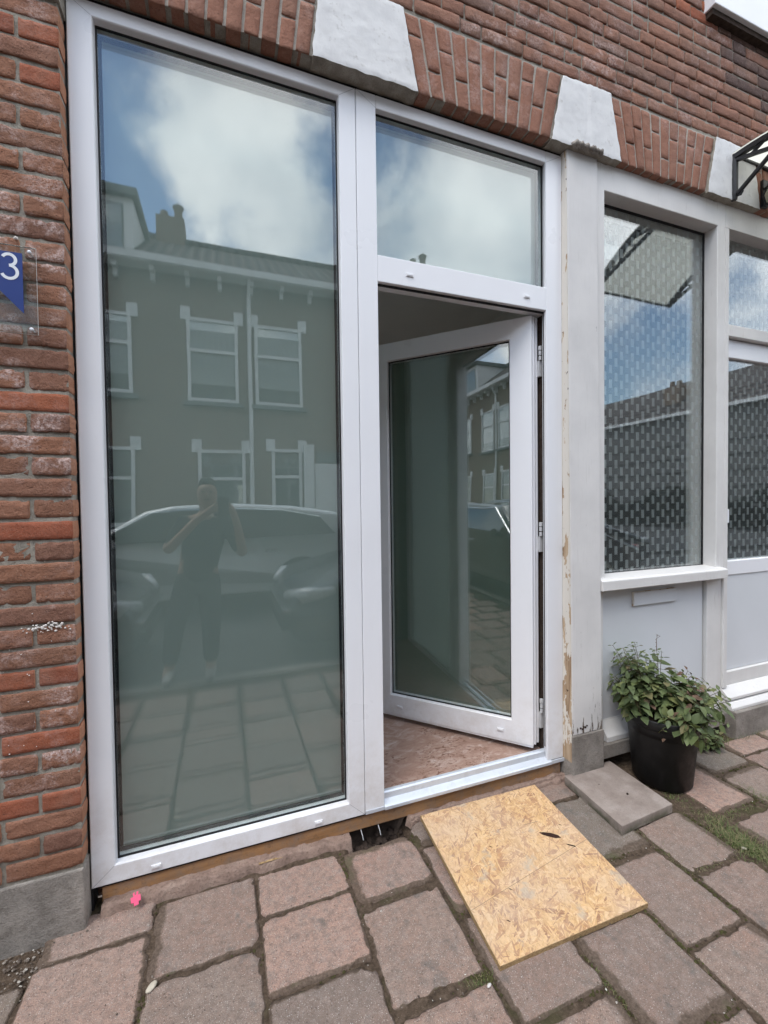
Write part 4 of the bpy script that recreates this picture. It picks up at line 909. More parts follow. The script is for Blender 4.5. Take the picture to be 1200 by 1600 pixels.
def stem(base, tip, lmax, n, dead=False, spike=0):
    base = Vector(base); tip = Vector(tip); mid = (base+tip)/2+Vector((rng.gauss(0, .012), rng.gauss(0, .012), .02)); pts = []
    for k in range(9):
        t = k/8; pts.append(base*(1-t)**2+mid*(2*t*(1-t))+tip*t*t)
    stemm.tube(pts, [.0022-.0012*k/8 for k in range(9)], 5)
    for i in range(n):
        t = .22+.78*(i/(n-1) if n > 1 else 1); t = min(t, 1.); c = base*(1-t)**2+mid*(2*t*(1-t))+tip*t*t
        tan = ((mid-base)*(1-t)+(tip-mid)*t).normalized(); ref = Vector((0, 0, 1)).cross(tan); ref = ref.normalized() if ref.length > .05 else Vector((1, 0, 0)); b2 = tan.cross(ref)
        a0 = (i % 2)*math.pi/2+rng.gauss(0, .35)
        for s_ in (0, math.pi):
            dr = ref*math.cos(a0+s_)+b2*math.sin(a0+s_)
            size = lmax*1.22*(.55+.75*math.sin(math.pi*min(1, t*.85+.1)))*rng.uniform(.75, 1.15)*(.75 if t > .93 else 1)
            dvec = dr*1.+tan*rng.uniform(.0, .6)+Vector((0, 0, rng.uniform(-.55, .15)))
            tgt = drym if (dead and rng.random() < .8) or rng.random() < .03 else leafm
            pet = c+dr*size*.25; leaf_(tgt, pet, dvec, Vector((rng.gauss(0, .25), rng.gauss(0, .25), 1)), size, size*rng.uniform(.55, .7), rng.uniform(.1, .4), rng.uniform(.0, .5))
            stemm.tube([c, pet], .0008, 4, cap=False)
    if spike:
        pts = [tip+Vector((rng.gauss(0, .002)*k, rng.gauss(0, .002)*k, spike*k/6)) for k in range(7)]; flowm.tube(pts, [.0014, .0012, .0012, .001, .001, .0008, .0006], 5)
        for k in range(int(spike/.007)):
            z_ = k*.007; flowm.tube([tip+Vector((0, 0, z_)), tip+Vector((rng.uniform(-.004, .004), rng.uniform(-.004, .004), z_+.003))], .0016, 5)
# big left clump
for k in range(42):
    a = rng.uniform(0, 6.283); r = abs(rng.gauss(0, .06)); b0 = (r*math.cos(a)*.8-.03, r*math.sin(a)*.8+.03, .30)
    hh = rng.uniform(.12, .36)*(1-.45*min(1, r/.12)); hd = Vector((math.cos(a), math.sin(a), 0))*rng.uniform(.02, .11)+RT*(-.05)
    stem(b0, (b0[0]+hd.x, b0[1]+hd.y, .31+hh), rng.uniform(.028, .040), rng.randint(7, 11), spike=rng.choice((0, 0, 0, 0, rng.uniform(.05, .09))))
# overhanging right clump
for k in range(40):
    a = rng.uniform(-1.3, 1.2)-.75; r = rng.uniform(.02, .12); b0 = (r*math.cos(a), r*math.sin(a), .305)
    out_ = rng.uniform(.05, .19); stem(b0, (b0[0]+out_*math.cos(a), b0[1]+out_*math.sin(a)*.8, .32+rng.uniform(-.03, .17)), rng.uniform(.034, .05), rng.randint(5, 8), dead=(k % 9 == 0))
# leaves drooping over the rim toward the camera
for k in range(15):
    a = rng.uniform(math.pi*.75, math.pi*1.95); b0 = (.11*math.cos(a), .11*math.sin(a), .31); o_ = rng.uniform(.03, .07)
    stem(b0, (b0[0]+o_*math.cos(a), b0[1]+o_*math.sin(a), .31+rng.uniform(-.03, .08)), rng.uniform(.028, .042), rng.randint(3, 5))
# sprig at far left
stem((-.07, .06, .31), (-.13, .15, .46), .034, 4); stem((-.08, .05, .31), (-.14, .15, .40), .032, 4); stem((-.05, .05, .4), (-.10, .12, .60), .034, 5)
for k in range(5): stem((rng.uniform(.0, .06), -.06, .32), (rng.uniform(.03, .12), -.1, .33+rng.uniform(0, .09)), .03, 4, dead=True)
for k in range(30): p_ = Vector((rng.gauss(0, .02)+.02, -.13+rng.gauss(0, .01), .33+rng.gauss(0, .012))); drym.tube([p_, p_+Vector((rng.gauss(0, .02), rng.gauss(0, .01), rng.gauss(0, .015)))], .0018, 4)
leafm.build('leaves', 'leaf', pl, smooth=True); stemm.build('stems', 'stem', pl, smooth=True); drym.build('withered_leaves', 'leaf_dry', pl); o = flowm.build('seed_spikes', 'leaf_dry', pl); o['kind'] = 'stuff'
# weeds at the wall foot
wd = MB(); leafm = wd
stemm = MB(); drym = wd; flowm = wd
for k in range(9):
    x = 2.42+rng.uniform(-.05, .07); y = -.05+rng.uniform(-.02, .02); stem((x, y, 0), (x+rng.gauss(0, .03), y-.03+rng.gauss(0, .02), rng.uniform(.05, .14)), .026, 4)
we = empty('wall_weed', (2.42, -.05, 0)); tag(we, 'small leafy weed at the foot of the wall behind the pot', 'weed')
for mm, n_, mt_ in ((wd, 'leaves', 'leaf'), (stemm, 'stems', 'stem')):
    o = mm.build(n_, mt_, None, smooth=True); o.data.transform(Matrix.Translation((-2.42, .05, 0))); o.parent = we

# ------------------------------------------------------------------ house number sign
sg = empty('house_number_sign', (-.62, -.02, 2.0)); tag(sg, 'blue enamel pennant with white 3 behind clear acrylic plate screwed to the brick', 'sign')
def spart(mb, n, mt_, **k): o = mb.build(n, mt_, None, **k); o.data.transform(Matrix.Translation((.62, .02, -2.0))); o.parent = sg; return o
YS = -.026
spart(B(-.730, -.512, YS, YS+.004, 1.874, 2.130), 'acrylic_plate', 'acrylic', bevel=.0006)
plain('acrylic_rim', (.75, .78, .78), .3, .4, 5, .05, 0)
spart(MB().loops([(-.7305, -.5115, 1.8735, 2.1305, YS), (-.7305, -.5115, 1.8735, 2.1305, YS+.0043), (-.7292, -.5128, 1.8748, 2.1292, YS+.0043)]), 'plate_rim', 'acrylic_rim')
for x in (-.527, -.715):
    for z in (2.116, 1.888): mb = MB(); mb.lathe([(.0055, 0), (.005, .003), (.003, .0048), (0, .005)], (0, 0, 0), 14); mb.tube([(0, 0, -.024), (0, 0, 0)], .0025, 8); mb.v = [(x+v[0], YS-v[2]-.0001, z+v[1]) for v in mb.v]; spart(mb, 'screw', 'white_enamel', smooth=True)
YE = YS-.0025
mb = MB(); mb.prism([(-.5445, 2.108), (-.708, 2.108), (-.5445, 1.932)], 'y', YE, YE+.002); fix(spart(mb, 'blue_pennant', 'blue_enamel'))
# the figure 3 as two open arcs
def arc3():
    pts = []; cx, r1, r2 = -.5765, .0162, .0192
    for k in range(15): a = math.pi*.86-(math.pi*.86+math.pi*.5)*k/14; pts.append((cx+r1*math.cos(a), 2.0845+r1*math.sin(a)))
    p2 = []
    for k in range(17): a = math.pi*.5-(math.pi*1.38)*k/16; p2.append((cx+.0005+r2*math.cos(a), 2.0845-r1-r2+r2*math.sin(a)))
    return pts+p2
pp = arc3(); mb = MB(); vs = []; wv_ = .0042
for i, p in enumerate(pp):
    a_ = Vector(pp[max(i-1, 0)]); b_ = Vector(pp[min(i+1, len(pp)-1)]); d = (b_-a_).normalized(); n_ = Vector((-d.y, d.x)); vs += [(p[0]+n_.x*wv_, YE-.0006, p[1]+n_.y*wv_), (p[0]-n_.x*wv_, YE-.0006, p[1]-n_.y*wv_)]
h1 = [(i*2, i*2+1, i*2+3, i*2+2) for i in range(14)]; h2 = [(i*2, i*2+1, i*2+3, i*2+2) for i in range(15, len(pp)-1)]
vs2 = [(v[0], v[1]-.0003, v[2]) for v in vs]
mb.add(vs, h1); mb.add(vs2, h2); spart(mb, 'digit', 'white_enamel')
# paint dots and a plug on the brickwork
plain('white_dab', (.62, .58, .55), .7, .2, 20, .1)
mb = MB(); rr = random.Random(3)
def dab(mb, x, z, r, y=-.006):
    seg = 9; vs = [(x, y-.0015, z)]+[(x+r*rr.uniform(.6, 1.2)*math.cos(t*6.283/seg), y+.002, z+r*rr.uniform(.5, 1.1)*math.sin(t*6.283/seg)) for t in range(seg)]; mb.add(vs, [(0, 1+(t+1) % seg, 1+t) for t in range(seg)])
dab(mb, -.566, 2.163, .007)
for _ in range(46): dab(mb, rr.gauss(-.52, .028), rr.gauss(.985, .006), rr.uniform(.0015, .0055))
for _ in range(26): dab(mb, rr.uniform(-.64, -.5), rr.uniform(.6, 1.25), rr.uniform(.0007, .0025))
sp_ = part(mb, 'paint_spatter', 'white_dab'); sp_['kind'] = 'stuff'

# ------------------------------------------------------------------ small loose things
mb = MB(); c5 = .007
poly = [(-.5, -1), (.5, -1), (.5, -.5), (1, -.5), (1, .5), (.5, .5), (.6, 1.1), (.15, 1.1), (.15, .7), (-.2, .7), (-.2, 1.2), (-.6, 1.0), (-.5, .5), (-1.1, .5), (-1.1, -.4), (-.5, -.5)]
mb.prism([(a_*.014, b_*.017) for a_, b_ in poly], 'z', 0, .004); o = fix(mb.build('plastic_spacer', 'pink_plastic', bevel=.0006)); o.location = (-.302, .010, .040); o.rotation_euler = (RAD(48), RAD(5), RAD(20)); tag(o, 'bright pink plastic spacer lying against the wall base under the tall window', 'spacer')
def pebble(x, y, r, ang, lab, mat='pale_stone'):
    mb = MB(); N = 10; vs = []; rp = random.Random(int(x*1000))
    pr = [(0, -.35), (.7, -.3), (1, 0), (.8, .28), (.4, .36), (0, .38)]
    mb.lathe([(a_*r, b_*r) for a_, b_ in pr], (0, 0, 0), 11); mb.v = [(v[0]*1.4*rp.uniform(.88, 1.1), v[1]*.8*rp.uniform(.88, 1.1), v[2]*rp.uniform(.9, 1.1)) for v in mb.v]
    o = mb.build('pebble', mat, smooth=True); o.location = (x, y, r*.33+.001); o.rotation_euler = (0, 0, ang); tag(o, lab, 'pebble')
pebble(-.217, -.272, .013, .9, 'cream pebble at the mossy corner between tiles below the tall window')
pebble(1.86, -.55, .008, 2.3, 'small cream pebble lying on the grass right of the loose slab')
pebble(.67, -.605, .006, .4, 'tiny white pebble in the dark joint left of the strand board corner', 'white_dab')
mb = MB(); mb.box(-.045, .045, -.004, .004, -.001, .001); o = mb.build('wood_splinter', 'osb', bevel=.0005); o.location = (.14, .022, .03); o.rotation_euler = (0, .06, .1); tag(o, 'thin wooden splinter lying on the mortar ledge below the tall window', 'splinter')

# ------------------------------------------------------------------ canopy and wall lamp
cn = empty('door_canopy', (3.07, 0, 3.2)); tag(cn, 'black bracketed canopy with tan translucent sheet above the neighbouring door', 'canopy')
def cpart(mb, n, mt_, **k): o = mb.build(n, mt_, None, **k); o.data.transform(Matrix.Translation((-3.07, 0, -3.2))); o.parent = cn; return o
def arcz(y): t = -y/.74; return 3.225+.02*t-.30*t**2.2
for X in (2.672, 3.46):
    mb = MB(); ys = [-.012-.728*k/16 for k in range(17)]
    lo = [(y, arcz(y)-.012) for y in ys]; hi = [(y, arcz(y)+.012) for y in ys]; mb.prism(hi+lo[::-1], 'x', X-.015, X+.015)
    lw = [(y, arcz(y)-.075*math.sin(math.pi*min(1, (-y)/.74))-.014) for y in ys]; mb.prism([(y, z+.008) for y, z in lw]+[(y, z-.008) for y, z in lw][::-1], 'x', X-.011, X+.011)
    mb.tube([(X, -.012, 3.235), (X, -.012, 3.20), (X, -.012, 3.02), (X, -.012, 2.995)], [.015, .018, .018, .014], 12)
    mb.tube([(X, -.03, 3.02), (X, -.2, 3.13), (X, -.40, arcz(-.4)-.01)], .012, 8)
    for (ya, yb) in ((-.16, -.09), (-.27, -.30), (-.45, -.38), (-.45, -.54), (-.6, -.55)): mb.tube([(X, ya, arcz(ya)-.005), (X, yb, arcz(yb)-.075*math.sin(math.pi*min(1, (-yb)/.74))-.014)], .009, 6)
    mb.tube([(X, -.03, 3.01), (X, -.045, 3.005), (X, -.055, 3.02)], .006, 8)
    fix(cpart(mb, 'bracket', 'blackmetal'))
mb = MB(); n_ = 16; vs = []
for k in range(n_+1):
    y = -.01-.74*k/n_; vs += [(2.655, y, arcz(y)+.0145), (3.477, y, arcz(y)+.0145), (2.655, y, arcz(y)+.0185), (3.477, y, arcz(y)+.0185)]
fs = []
for k in range(n_): a_ = k*4; fs += [(a_, a_+1, a_+5, a_+4), (a_+2, a_+6, a_+7, a_+3), (a_, a_+4, a_+6, a_+2), (a_+1, a_+3, a_+7, a_+5)]
mb.add(vs, fs); fix(cpart(mb, 'sheet', 'poly', smooth=False))
cpart(B(2.655, 3.477, -.765, -.7505, arcz(-.75)+.006, arcz(-.75)+.022), 'front_bar', 'blackmetal', bevel=.002)
cpart(B(2.655, 3.477, -.022, -.006, 3.226, 3.2385), 'rear_bar', 'blackmetal', bevel=.002)
wl = empty('wall_lamp', (2.93, -.02, 3.06)); tag(wl, 'black lantern wall lamp with tan panes under the canopy', 'lamp')
def lp_(mb, n, mt_, **k): o = mb.build(n, mt_, wl, **k); return o
mb = MB()
for (dz, r) in ((.07, .035), (-.055, .05)):
    mb.lathe([(0, dz-.006), (r, dz-.006), (r, dz+.006), (0, dz+.006)], (0, -.06, 0), 6)
for k in range(6): a_ = k*math.pi/3; mb.tube([(.035*math.cos(a_), -.06+.035*math.sin(a_), .07), (.062*math.cos(a_), -.06+.062*math.sin(a_), .0), (.05*math.cos(a_), -.06+.05*math.sin(a_), -.055)], .005, 6)
mb.box(-.02, .02, .0, .016, -.05, .1); mb.tube([(0, .004, .05), (0, -.06, .09), (0, -.06, .076)], .007, 6); lp_(mb, 'cage', 'blackmetal')
mb = MB(); mb.lathe([(.033, .064), (.059, 0), (.047, -.049), (0, -.049)], (0, -.06, 0), 6); lp_(mb, 'lamp_shade', 'canopy_sheet')

# ------------------------------------------------------------------ opposite street (seen in the panes)
FY = -8.68
WIN_UP = [(-4.1, -3.05, 3.6, 5.4), (-2.78, -1.74, 3.7, 5.37), (-.69, .38, 3.6, 5.43), (.745, 1.82, 3.61, 5.43)]
WIN_LO = [(-2.78, -1.74, .9, 2.6), (-.50, .49, .9, 2.58), (1.07, 1.76, .3, 2.63)]
HW = 7.2; HX0 = -4.35; HX1 = HX0+HW
def house(shift, dormer=True):
    h = empty('terraced_house', (shift, FY, 0))
    def hp(mb, n, mt_, p=None, **k): o = mb.build(n, mt_, None, **k); o.data.transform(Matrix.Translation((0, -FY, 0))); o.parent = p or h; return o
    hp(B(HX0, HX1, FY-6, FY, 0, 6.35), 'wall', 'farbrick')
    rf = MB(); rf.prism([(FY+.30, 6.46), (FY-2.45, 8.36), (FY-6, 6.2), (FY-6, 6.0), (FY-2.45, 8.2), (FY+.3, 6.36)], 'x', HX0, HX1); rf = hp(rf, 'roof', 'rooftile')
    hp(B(HX0, HX1, FY-2.52, FY-2.38, 8.34, 8.46), 'ridge', 'rooftile', rf)
    ch = MB(); ch.box(-1.5, -.82, FY-2.75, FY-2.15, 7.9, 8.86); ch.lathe([(.11, 0), (.10, .25), (.07, .25)], (-1.33, FY-2.45, 8.86), 10); ch.lathe([(.12, 0), (.10, .30), (.15, .42), (.05, .5)], (-.98, FY-2.45, 8.86), 10); hp(ch, 'chimney', 'farbrick', rf)
    hp(B(HX0, HX1, FY+.001, FY+.36, 6.33, 6.36), 'soffit', 'far_white'); gt = hp(B(HX0, HX1, FY+.30, FY+.42, 6.35, 6.5), 'gutter', 'far_white')
    for k in range(int(HW/.67)):
        x = HX0+.35+k*.67; m_ = MB(); m_.box(x-.045, x+.045, FY+.001, FY+.26, 6.22, 6.33); m_.box(x-.04, x+.04, FY+.001, FY+.12, 6.08, 6.22); hp(m_, 'corbel', 'far_white')
    dp = MB(); dp.tube([(.63, FY+.30, 6.36), (.63, FY+.07, 6.0), (.63, FY+.07, .05)], .045, 8); hp(dp, 'downpipe', 'far_white')
    def winf(x0, x1, z0, z1, split):
        f = MB().loops([(x0, x1, z0, z1, FY+.002), (x0, x1, z0, z1, FY+.05), (x0+.07, x1-.07, z0+.08, z1-.07, FY+.05), (x0+.07, x1-.07, z0+.08, z1-.07, FY+.004)])
        f.box(x0+.07, x1-.07, FY+.01, FY+.06, split-.035, split+.035); fo = hp(f, 'window', 'far_white')
        hp(B(x0+.07, x1-.07, FY+.015, FY+.02, z0+.08, z1-.07), 'pane', 'glass_far', fo)
        hp(B(x0+.07, x1-.07, FY+.003, FY+.007, split+.02 if z1 < 3 else z0+.4, z1-.07), 'curtain', 'far_curtain' if z1 < 3 else 'far_white', fo)
        hp(B(x0+.07, x1-.07, FY+.0025, FY+.0065, z0+.08, split+.02 if z1 < 3 else z0+.4), 'curtain', 'far_grey', fo)
        s = MB(); s.box(x0-.1, x1+.1, FY+.001, FY+.11, z0-.09, z0); hp(s, 'sill', 'far_grey')
        for xx in (x0-.02, x1+.02): hp(B(xx-.1, xx+.1, FY+.001, FY+.04, z1-.06, z1+.22), 'keystone', 'far_white')
    for (x0, x1, z0, z1) in WIN_UP: winf(x0, x1, z0, z1, z0+(z1-z0)*.62)
    for (x0, x1, z0, z1) in WIN_LO: winf(x0, x1, z0, z1, z1-.66)
    m_ = MB(); m_.box(1.80, 2.05, FY+.002, FY+.10, 0, 2.75); hp(m_, 'white_pilaster', 'far_white')
    d = MB(); d.box(2.08, 2.80, FY+.001, FY+.05, .1, 2.3); d = hp(d, 'front_door', 'far_white'); hp(B(2.70, 2.74, FY+.05, FY+.1, 1.0, 1.1), 'handle', 'blackmetal', d); hp(B(2.12, 2.8, FY+.002, FY+.03, 2.32, 2.6), 'fanlight', 'far_grey')
    # dormer
    if not dormer: return h
    x0, x1 = -4.3, -1.72; m_ = MB(); m_.prism([(FY-.35, 6.55), (FY-.35, 8.0), (FY-2.4, 8.0), (FY-2.4, 6.6)], 'x', x0, x1); dm = fix(hp(m_, 'dormer', 'far_white'))
    m_ = MB(); m_.box(x0-.08, x1+.1, FY-2.45, FY-.2, 8.0, 8.16); hp(m_, 'dormer_roof', 'far_grey', dm)
    for xx in (-4.1, -2.9):
        hp(B(xx, xx+1.0, FY-.349, FY-.335, 6.85, 7.85), 'dormer_window', 'far_grey', dm); hp(B(xx+.04, xx+.96, FY-.334, FY-.33, 6.89, 7.81), 'dormer_pane', 'glass_far', dm)
    return h
def copy_tree(o, parent=None):
    c = o.copy(); COL.objects.link(c); c.parent = parent
    for ch in list(o.children): copy_tree(ch, c)
    return c
h0 = house(0); tag(h0, 'x', 'house', 'terraced houses across the street')
hr1 = house(HW, False); hr1.location = (HW, FY, 0); tag(hr1, 'dark brick terraced house without a dormer, immediately right of the one opposite', 'house', 'terraced houses across the street')
names = {-4: 'fourth to the left of', -3: 'third to the left of', -2: 'second to the left of', -1: 'immediately left of'}
h0['label'] = 'dark brick terraced house across the street straight behind the photographer'
for k, nm in names.items():
    c = copy_tree(h0); c.location = (k*HW, FY, 0); c['label'] = 'dark brick terraced house across the street, '+nm+' the one opposite'

sb = empty('corner_building', (22, -17, 0)); tag(sb, 'grey plastered building closing the view at the right end of the street', 'building')
def sp2(mb, n, mt_): o = mb.build(n, mt_, None); o.data.transform(Matrix.Translation((-22, 17, 0))); o.parent = sb; return o
sp2(B(22, 30, -34, -7, 0, 5.7), 'wall', 'far_wall'); m_ = MB(); m_.prism([(21.8, 5.72), (22.6, 6.5), (26, 8.2), (30, 5.72)], 'y', -34, -7); m_.f = m_.f; fix(sp2(m_, 'roof', 'rooftile'))
sp2(B(21.7, 21.99, -34, -7, 5.55, 5.71), 'gutter', 'far_white'); ch = MB(); ch.box(22.3, 23.2, -15.0, -14.0, 6.3, 7.2); ch.lathe([(.14, 0), (.12, .35)], (22.7, -14.7, 7.2), 8); ch.lathe([(.14, 0), (.12, .3)], (22.7, -14.3, 7.2), 8); sp2(ch, 'chimney', 'farbrick')
for z in (1.9, 2.6, 3.3, 4.0): sp2(B(21.96, 21.99, -34, -7, z, z+.03), 'wall_joint', 'rubber')
hg = MB()
for k in range(2600):
    y = random.uniform(-30, -8); lump(hg, 20.5+random.gauss(0, .3), y, random.uniform(.1, 1.5)*(1+.25*math.sin(y*1.3)), random.uniform(.1, .22))
hg = hg.build('hedge', 'dark_hedge'); tag(hg, 'dark hedge in front of the grey corner building', 'hedge')
# cars ------------------------------------------------------------
def car(name, label, xf, y_side, L, W, H, dirx, paintm, wagon=True, far=False):
    """xf: x of the front bumper; dirx: +1 body extends to +x. y_side: the side facing the building"""
    c = empty(name, (xf+dirx*L/2, y_side-W/2, -.11)); 
    def X(t): return (t-L/2)*dirx
    top = [(0, .55), (.04, .66), (.18, .74), (.95, .90), (1.15, .96), (1.85, 1.38), (2.15, H-.03), (2.8, H), (3.6, H-.04), (L-.35, H-.14) if wagon else (L-1.1, H-.1), (L-.1, 1.0) if wagon else (L-.5, 1.02), (L, .9), (L, .45), (L-.1, .28), (.12, .24), (0, .32)]
    N = len(top); rings = []
    def inset(z): return 0.0 if z < .95 else (z-.95)*.42
    def rounded(t): return .0 if .5 < t < L-.4 else ((.5-t)*.28 if t <= .5 else (t-(L-.4))*.35)
    mb = MB(); secs = [-1, -.92, 0, .92, 1]
    vs = []
    for s_ in secs:
        for (t, z) in top:
            hw = W/2-inset(z)-rounded(t); zz = z if abs(s_) < .95 else z-(.03 if z > .6 else -.03); tt = t+(.04 if t < .3 else -.03 if t > L-.3 else 0)*(abs(s_) > .9)
            vs.append((X(tt), s_*hw, zz))
    fs = []
    for k in range(len(secs)-1):
        for i in range(N): j = (i+1) % N; fs.append((k*N+i, k*N+j, (k+1)*N+j, (k+1)*N+i))
    fs += [tuple(range(N)), tuple(range(4*N, 5*N))[::-1]]
    mb.add(vs, fs); body = fix(mb.build('body', paintm, c, bevel=.03, seg=3))
    # glasshouse
    for s_ in (-1, 1):
        side = [(1.32, 1.0), (1.93, 1.35), (2.25, H-.085), (2.8, H-.07), (3.5, H-.10), (L-.62, H-.2) if wagon else (L-1.2, H-.17), (L-.42, 1.04) if wagon else (L-.95, 1.04)]
        m_ = MB(); vv = []
        for (t, z) in side: yy = s_*(W/2-inset(z)+.006-.006); vv += [(X(t), yy+s_*.006, z)]
        o0 = [(a_, b_-s_*.01, c_) for a_, b_, c_ in vv]; n2 = len(vv); m_.add(vv+o0, [tuple(range(n2))]+[tuple(range(n2, 2*n2))[::-1]]+[(i, (i+1) % n2, (i+1) % n2+n2, i+n2) for i in range(n2)])
        fix(m_.build('side_window', 'glass_dark', c)); m2 = MB(); m2.tube([(a_, b_+s_*.002, c_) for a_, b_, c_ in vv[:6]], .012, 6); m2.build('window_trim', 'chrome', c)
        for hx in (2.3, 3.25): m3 = MB(); m3.box(min(X(hx), X(hx+.18)), max(X(hx), X(hx+.18)), s_*(W/2)-.005 if s_ > 0 else s_*(W/2)-.02, s_*(W/2)+.02 if s_ > 0 else s_*(W/2)+.005, .83, .86); m3.build('door_handle', 'chrome', c, bevel=.006)
        m4 = MB(); m4.tube([(X(1.55), s_*(W/2-.03), .97), (X(1.53), s_*(W/2+.12), 1.02)], [.03, .06], 8); m4.build('wing_mirror', paintm, c)
    m_ = MB(); a0 = W/2-.17; a1 = W/2-.3
    m_.add([(X(1.12), -a0, .985), (X(1.12), a0, .985), (X(2.02), a1, H-.045), (X(2.02), -a1, H-.045)], [(0, 1, 2, 3)]); m_.build('windscreen', 'glass_dark', c)
    for wx in (.85, L-.9):
        for s_ in (-1, 1):
            y0, y1 = s_*(W/2-.2), s_*(W/2+.005); m_ = MB(); m_.tube([(X(wx), y0, .33), (X(wx), y1, .33)], .33, 28); wl_ = m_.build('wheel', 'tyre', c)
            m_ = MB(); m_.tube([(X(wx), y1, .33), (X(wx), y1+s_*.012, .33)], .22, 20); m_.build('wheel_rim', 'rim', c).parent = wl_
            m_ = MB(); m_.tube([(X(wx), s_*(W/2-.01), .36), (X(wx), s_*(W/2+.003), .36)], .385, 28); m_.build('wheel_arch', 'rubber', c)
    for s_ in (-1, 1):
        m_ = MB(); m_.tube([(X(.06), s_*(W/2-.42), .62), (X(.16), s_*(W/2-.16), .66), (X(.42), s_*(W/2-.075), .71)], [.05, .075, .03], 10); m_.build('headlight', 'headlamp', c, smooth=True)
        m_ = MB(); xx = sorted((X(L-.08), X(L+.01))); m_.box(xx[0], xx[1], s_*(W/2-.3)-.12, s_*(W/2-.3)+.12, .78, .92); m_.build('taillight', 'taillamp', c, bevel=.02)
    xx = sorted((X(-.012), X(.05))); MB().box(xx[0], xx[1], -.6, .6, .5, .53).build('grille_bar', 'chrome', c, bevel=.004); MB().box(xx[0], xx[1], -.5, .5, .32, .42).build('grille', 'rubber', c)
    tag(c, label, 'car', 'cars parked in the street'); return c
a = M('chrome', .18, .5); a.b.inputs['Metallic'].default_value = 1; a.col(a.mix(a.noise(4), (.7, .72, .74), (.6, .62, .64))); MAT['chrome'] = a.m
a = M('tinted_glass', .04, .6, (.012, .014, .016)); a.b.inputs['Coat Weight'].default_value = 1; a.bump(a.noise(2), .002, .1); MAT['glass_dark'] = a.m
car('parked_car', 'silver estate car parked with its side towards the windows', -2.75, -4.05, 4.62, 1.76, 1.47, 1, 'silver_paint')
car('parked_car', 'dark blue car parked at the near kerb right of the photographer', .48, -1.82, 4.2, 1.72, 1.45, 1, 'navy_paint', wagon=False)
car('parked_car', 'dark grey car parked at the near kerb left of the photographer', -.62, -1.86, 4.3, 1.75, 1.42, -1, 'graphite_paint', wagon=False)
car('parked_car', 'grey estate car parked behind and left of the silver one', -3.2, -4.2, 4.5, 1.75, 1.48, -1, 'graphite_paint')
car('parked_car', 'white hatchback parked far left along the opposite kerb', -8.2, -4.2, 4.0, 1.7, 1.44, -1, 'white_car_paint', wagon=False)
car('parked_car', 'navy car parked far right along the opposite kerb', 7.9, -4.2, 4.4, 1.75, 1.45, -1, 'navy_paint')

# ------------------------------------------------------------------ the photographer (seen in the pane)
pe_ = empty('person', (-.2, -1.96, 0)); tag(pe_, 'person in dark clothes standing on the pavement with feet apart, holding up a phone', 'person')
PO = Vector((-.2, -1.96, 0))
def skin_obj(name, chains, mat, parent=pe_, root=0, sub=2):
    """chains: list of lists of (x,y,z,r); points that coincide are merged"""
    vs = []; rs = []; es = []
    def idx(p):
        for i, v in enumerate(vs):
            if (Vector(v)-Vector(p[:3])).length < 1e-4: return i
        vs.append(tuple(p[:3])); rs.append(p[3]); return len(vs)-1
    for ch in chains:
        prev = None
        for p in ch:
            i = idx(p)
            if prev is not None and prev != i: es.append((prev, i))
            prev = i
    me = bpy.data.meshes.new(name); me.from_pydata([tuple(Vector(v)-PO) for v in vs], es, []); me.materials.append(MAT[mat])
    o = bpy.data.objects.new(name, me); COL.objects.link(o); o.parent = parent
    sk = o.modifiers.new('skin', 'SKIN'); sk.use_smooth_shade = True
    if not me.skin_vertices: 
        me.attributes  # layer is created by the modifier below
    o.modifiers.new('sub', 'SUBSURF').levels = sub; o.modifiers['sub'].render_levels = sub
    return o, rs, root
def set_radii(t):
    o, rs, root = t; me = o.data
    if not me.skin_vertices:
        import bmesh
        b = bmesh.new(); b.from_mesh(me); lay = b.verts.layers.skin.verify(); b.to_mesh(me); b.free()
    for i, r in enumerate(rs):
        sv_ = me.skin_vertices[0].data[i]; rr_ = r if isinstance(r, (tuple, list)) else (r, r); sv_.radius = rr_; sv_.use_root = (i == root)
Y0 = -1.96
pelvis = (-.20, Y0, .80, .125); chest = (-.15, Y0, 1.10, .145); neck = (-.13, Y0, 1.27, .055); hb = (-.125, Y0+.01, 1.33, .055)
armL = [chest, (-.31, Y0, 1.21, .055), (-.41, Y0+.12, 1.00, .042), (-.20, Y0+.24, 1.23, .032), (-.07, Y0+.27, 1.33, .024)]
armR = [chest, (.02, Y0, 1.21, .055), (.14, Y0+.12, .95, .042), (.10, Y0+.24, 1.18, .032), (.06, Y0+.27, 1.33, .024)]
legL = [pelvis, (-.29, Y0, .72, .095), (-.37, Y0+.05, .42, .062), (-.42, Y0-.0, .09, .042), (-.44, Y0+.13, .035, .034)]
legR = [pelvis, (-.12, Y0, .72, .095), (-.11, Y0+.08, .42, .062), (-.12, Y0+.02, .09, .042), (-.12, Y0+.15, .035, .034)]
def fingers(w, sx):
    out_ = []; px_, py_, pz_ = w
    for k in range(4):
        b0 = (px_, py_, pz_+.0, .022); z = pz_+.035-.02*k; out_.append([b0, (px_+sx*.015, py_+.015, z, .009), (px_+sx*.04, py_+.02, z, .008), (px_+sx*(.055-.004*k), py_+.005, z, .007)])
    out_.append([(px_, py_, pz_, .022), (px_+sx*.012, py_-.012, pz_+.02, .009), (px_+sx*.035, py_-.03, pz_+.03, .008)])
    return out_
hL = (-.07, Y0+.27, 1.33); hR = (.06, Y0+.27, 1.33)
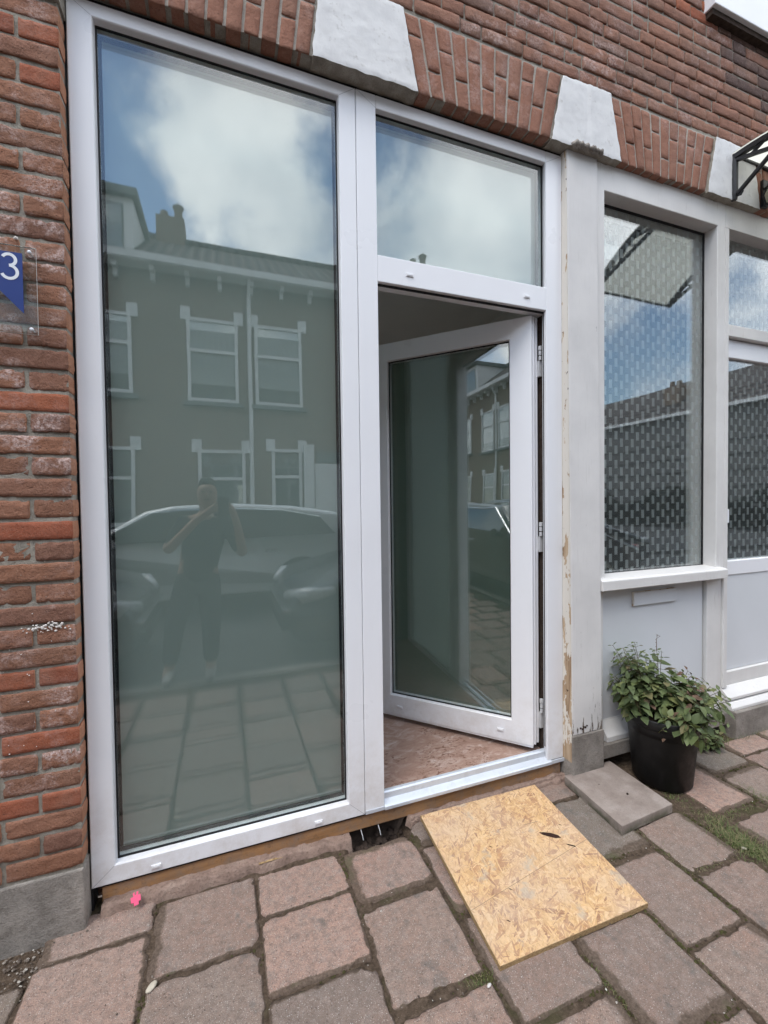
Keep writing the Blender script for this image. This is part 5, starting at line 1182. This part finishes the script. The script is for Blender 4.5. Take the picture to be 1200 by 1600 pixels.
body = skin_obj('body', [[pelvis, (-.18, Y0, .95, .12), chest, neck, hb, (-.12, Y0+.015, 1.39, .078), (-.12, Y0+.01, 1.46, .088), (-.12, Y0, 1.52, .06)], armL, armR, legL, legR]+fingers(hL, 1)+fingers(hR, -1), 'skin'); set_radii(body)
sh = skin_obj('shirt', [[(-.20, Y0, .72, .13), (-.20, Y0, .82, .155), (-.18, Y0, .95, .15), (-.15, Y0, 1.10, .165), (-.13, Y0, 1.24, .07)], [(-.15, Y0, 1.10, .16), (-.31, Y0, 1.21, .067), (-.40, Y0+.11, 1.01, .056)], [(-.15, Y0, 1.10, .16), (.02, Y0, 1.21, .067), (.13, Y0+.11, .97, .056)]], 'shirt'); set_radii(sh)
tr_ = skin_obj('trousers', [[(-.20, Y0, .92, .135), (-.20, Y0, .78, .145)], [(-.20, Y0, .78, .14), (-.29, Y0, .70, .105), (-.37, Y0+.05, .42, .078), (-.42, Y0, .10, .062)], [(-.20, Y0, .78, .14), (-.12, Y0, .70, .105), (-.11, Y0+.08, .42, .078), (-.12, Y0+.02, .10, .062)]], 'trousers'); set_radii(tr_)
for (x, y) in ((-.42, Y0+.0), (-.12, Y0+.02)):
    s1 = skin_obj('shoe', [[(x, y-.05, .045, .045), (x, y+.05, .05, .048), (x-.005, y+.14, .035, .04), (x-.005, y+.2, .03, .03)]], 'shoe'); set_radii(s1)
hr = skin_obj('hair', [[(-.12, Y0-.045, 1.42, .05), (-.12, Y0-.03, 1.50, .075), (-.12, Y0+.01, 1.535, .065), (-.12, Y0+.05, 1.525, .035)]], 'hair'); set_radii(hr)
mb = MB(); mb.lathe([(0, -.03), (.012, -.022), (.016, -.01), (.009, .012), (0, .02)], (0, 0, 0), 8); mb.v = [(-.12+v[0]-PO.x, Y0+.098+v[1]-PO.y, 1.43+v[2]) for v in mb.v]; mb.build('nose', 'skin', pe_, smooth=True)
mb = MB()
for sx in (-.03, .03): mb.lathe([(0, -.006), (.010, -.003), (.010, .003), (0, .006)], (-.12+sx-PO.x, Y0+.083-PO.y, 1.455), 8)
mb.build('eyes', 'hair', pe_, smooth=True)
mb = MB(); mb.box(-.145-PO.x, -.095-PO.x, Y0+.085-PO.y, Y0+.095-PO.y, 1.388, 1.397); mb.build('mouth', 'leaf_dry', pe_, bevel=.003)
ph_ = MB().box(-.038, .038, -.004, .004, -.078, .078).build('phone', 'blackmetal', None, bevel=.003); ph_.location = (.0, -1.655, 1.33); tag(ph_, 'black phone held upright in both hands of the person', 'phone')
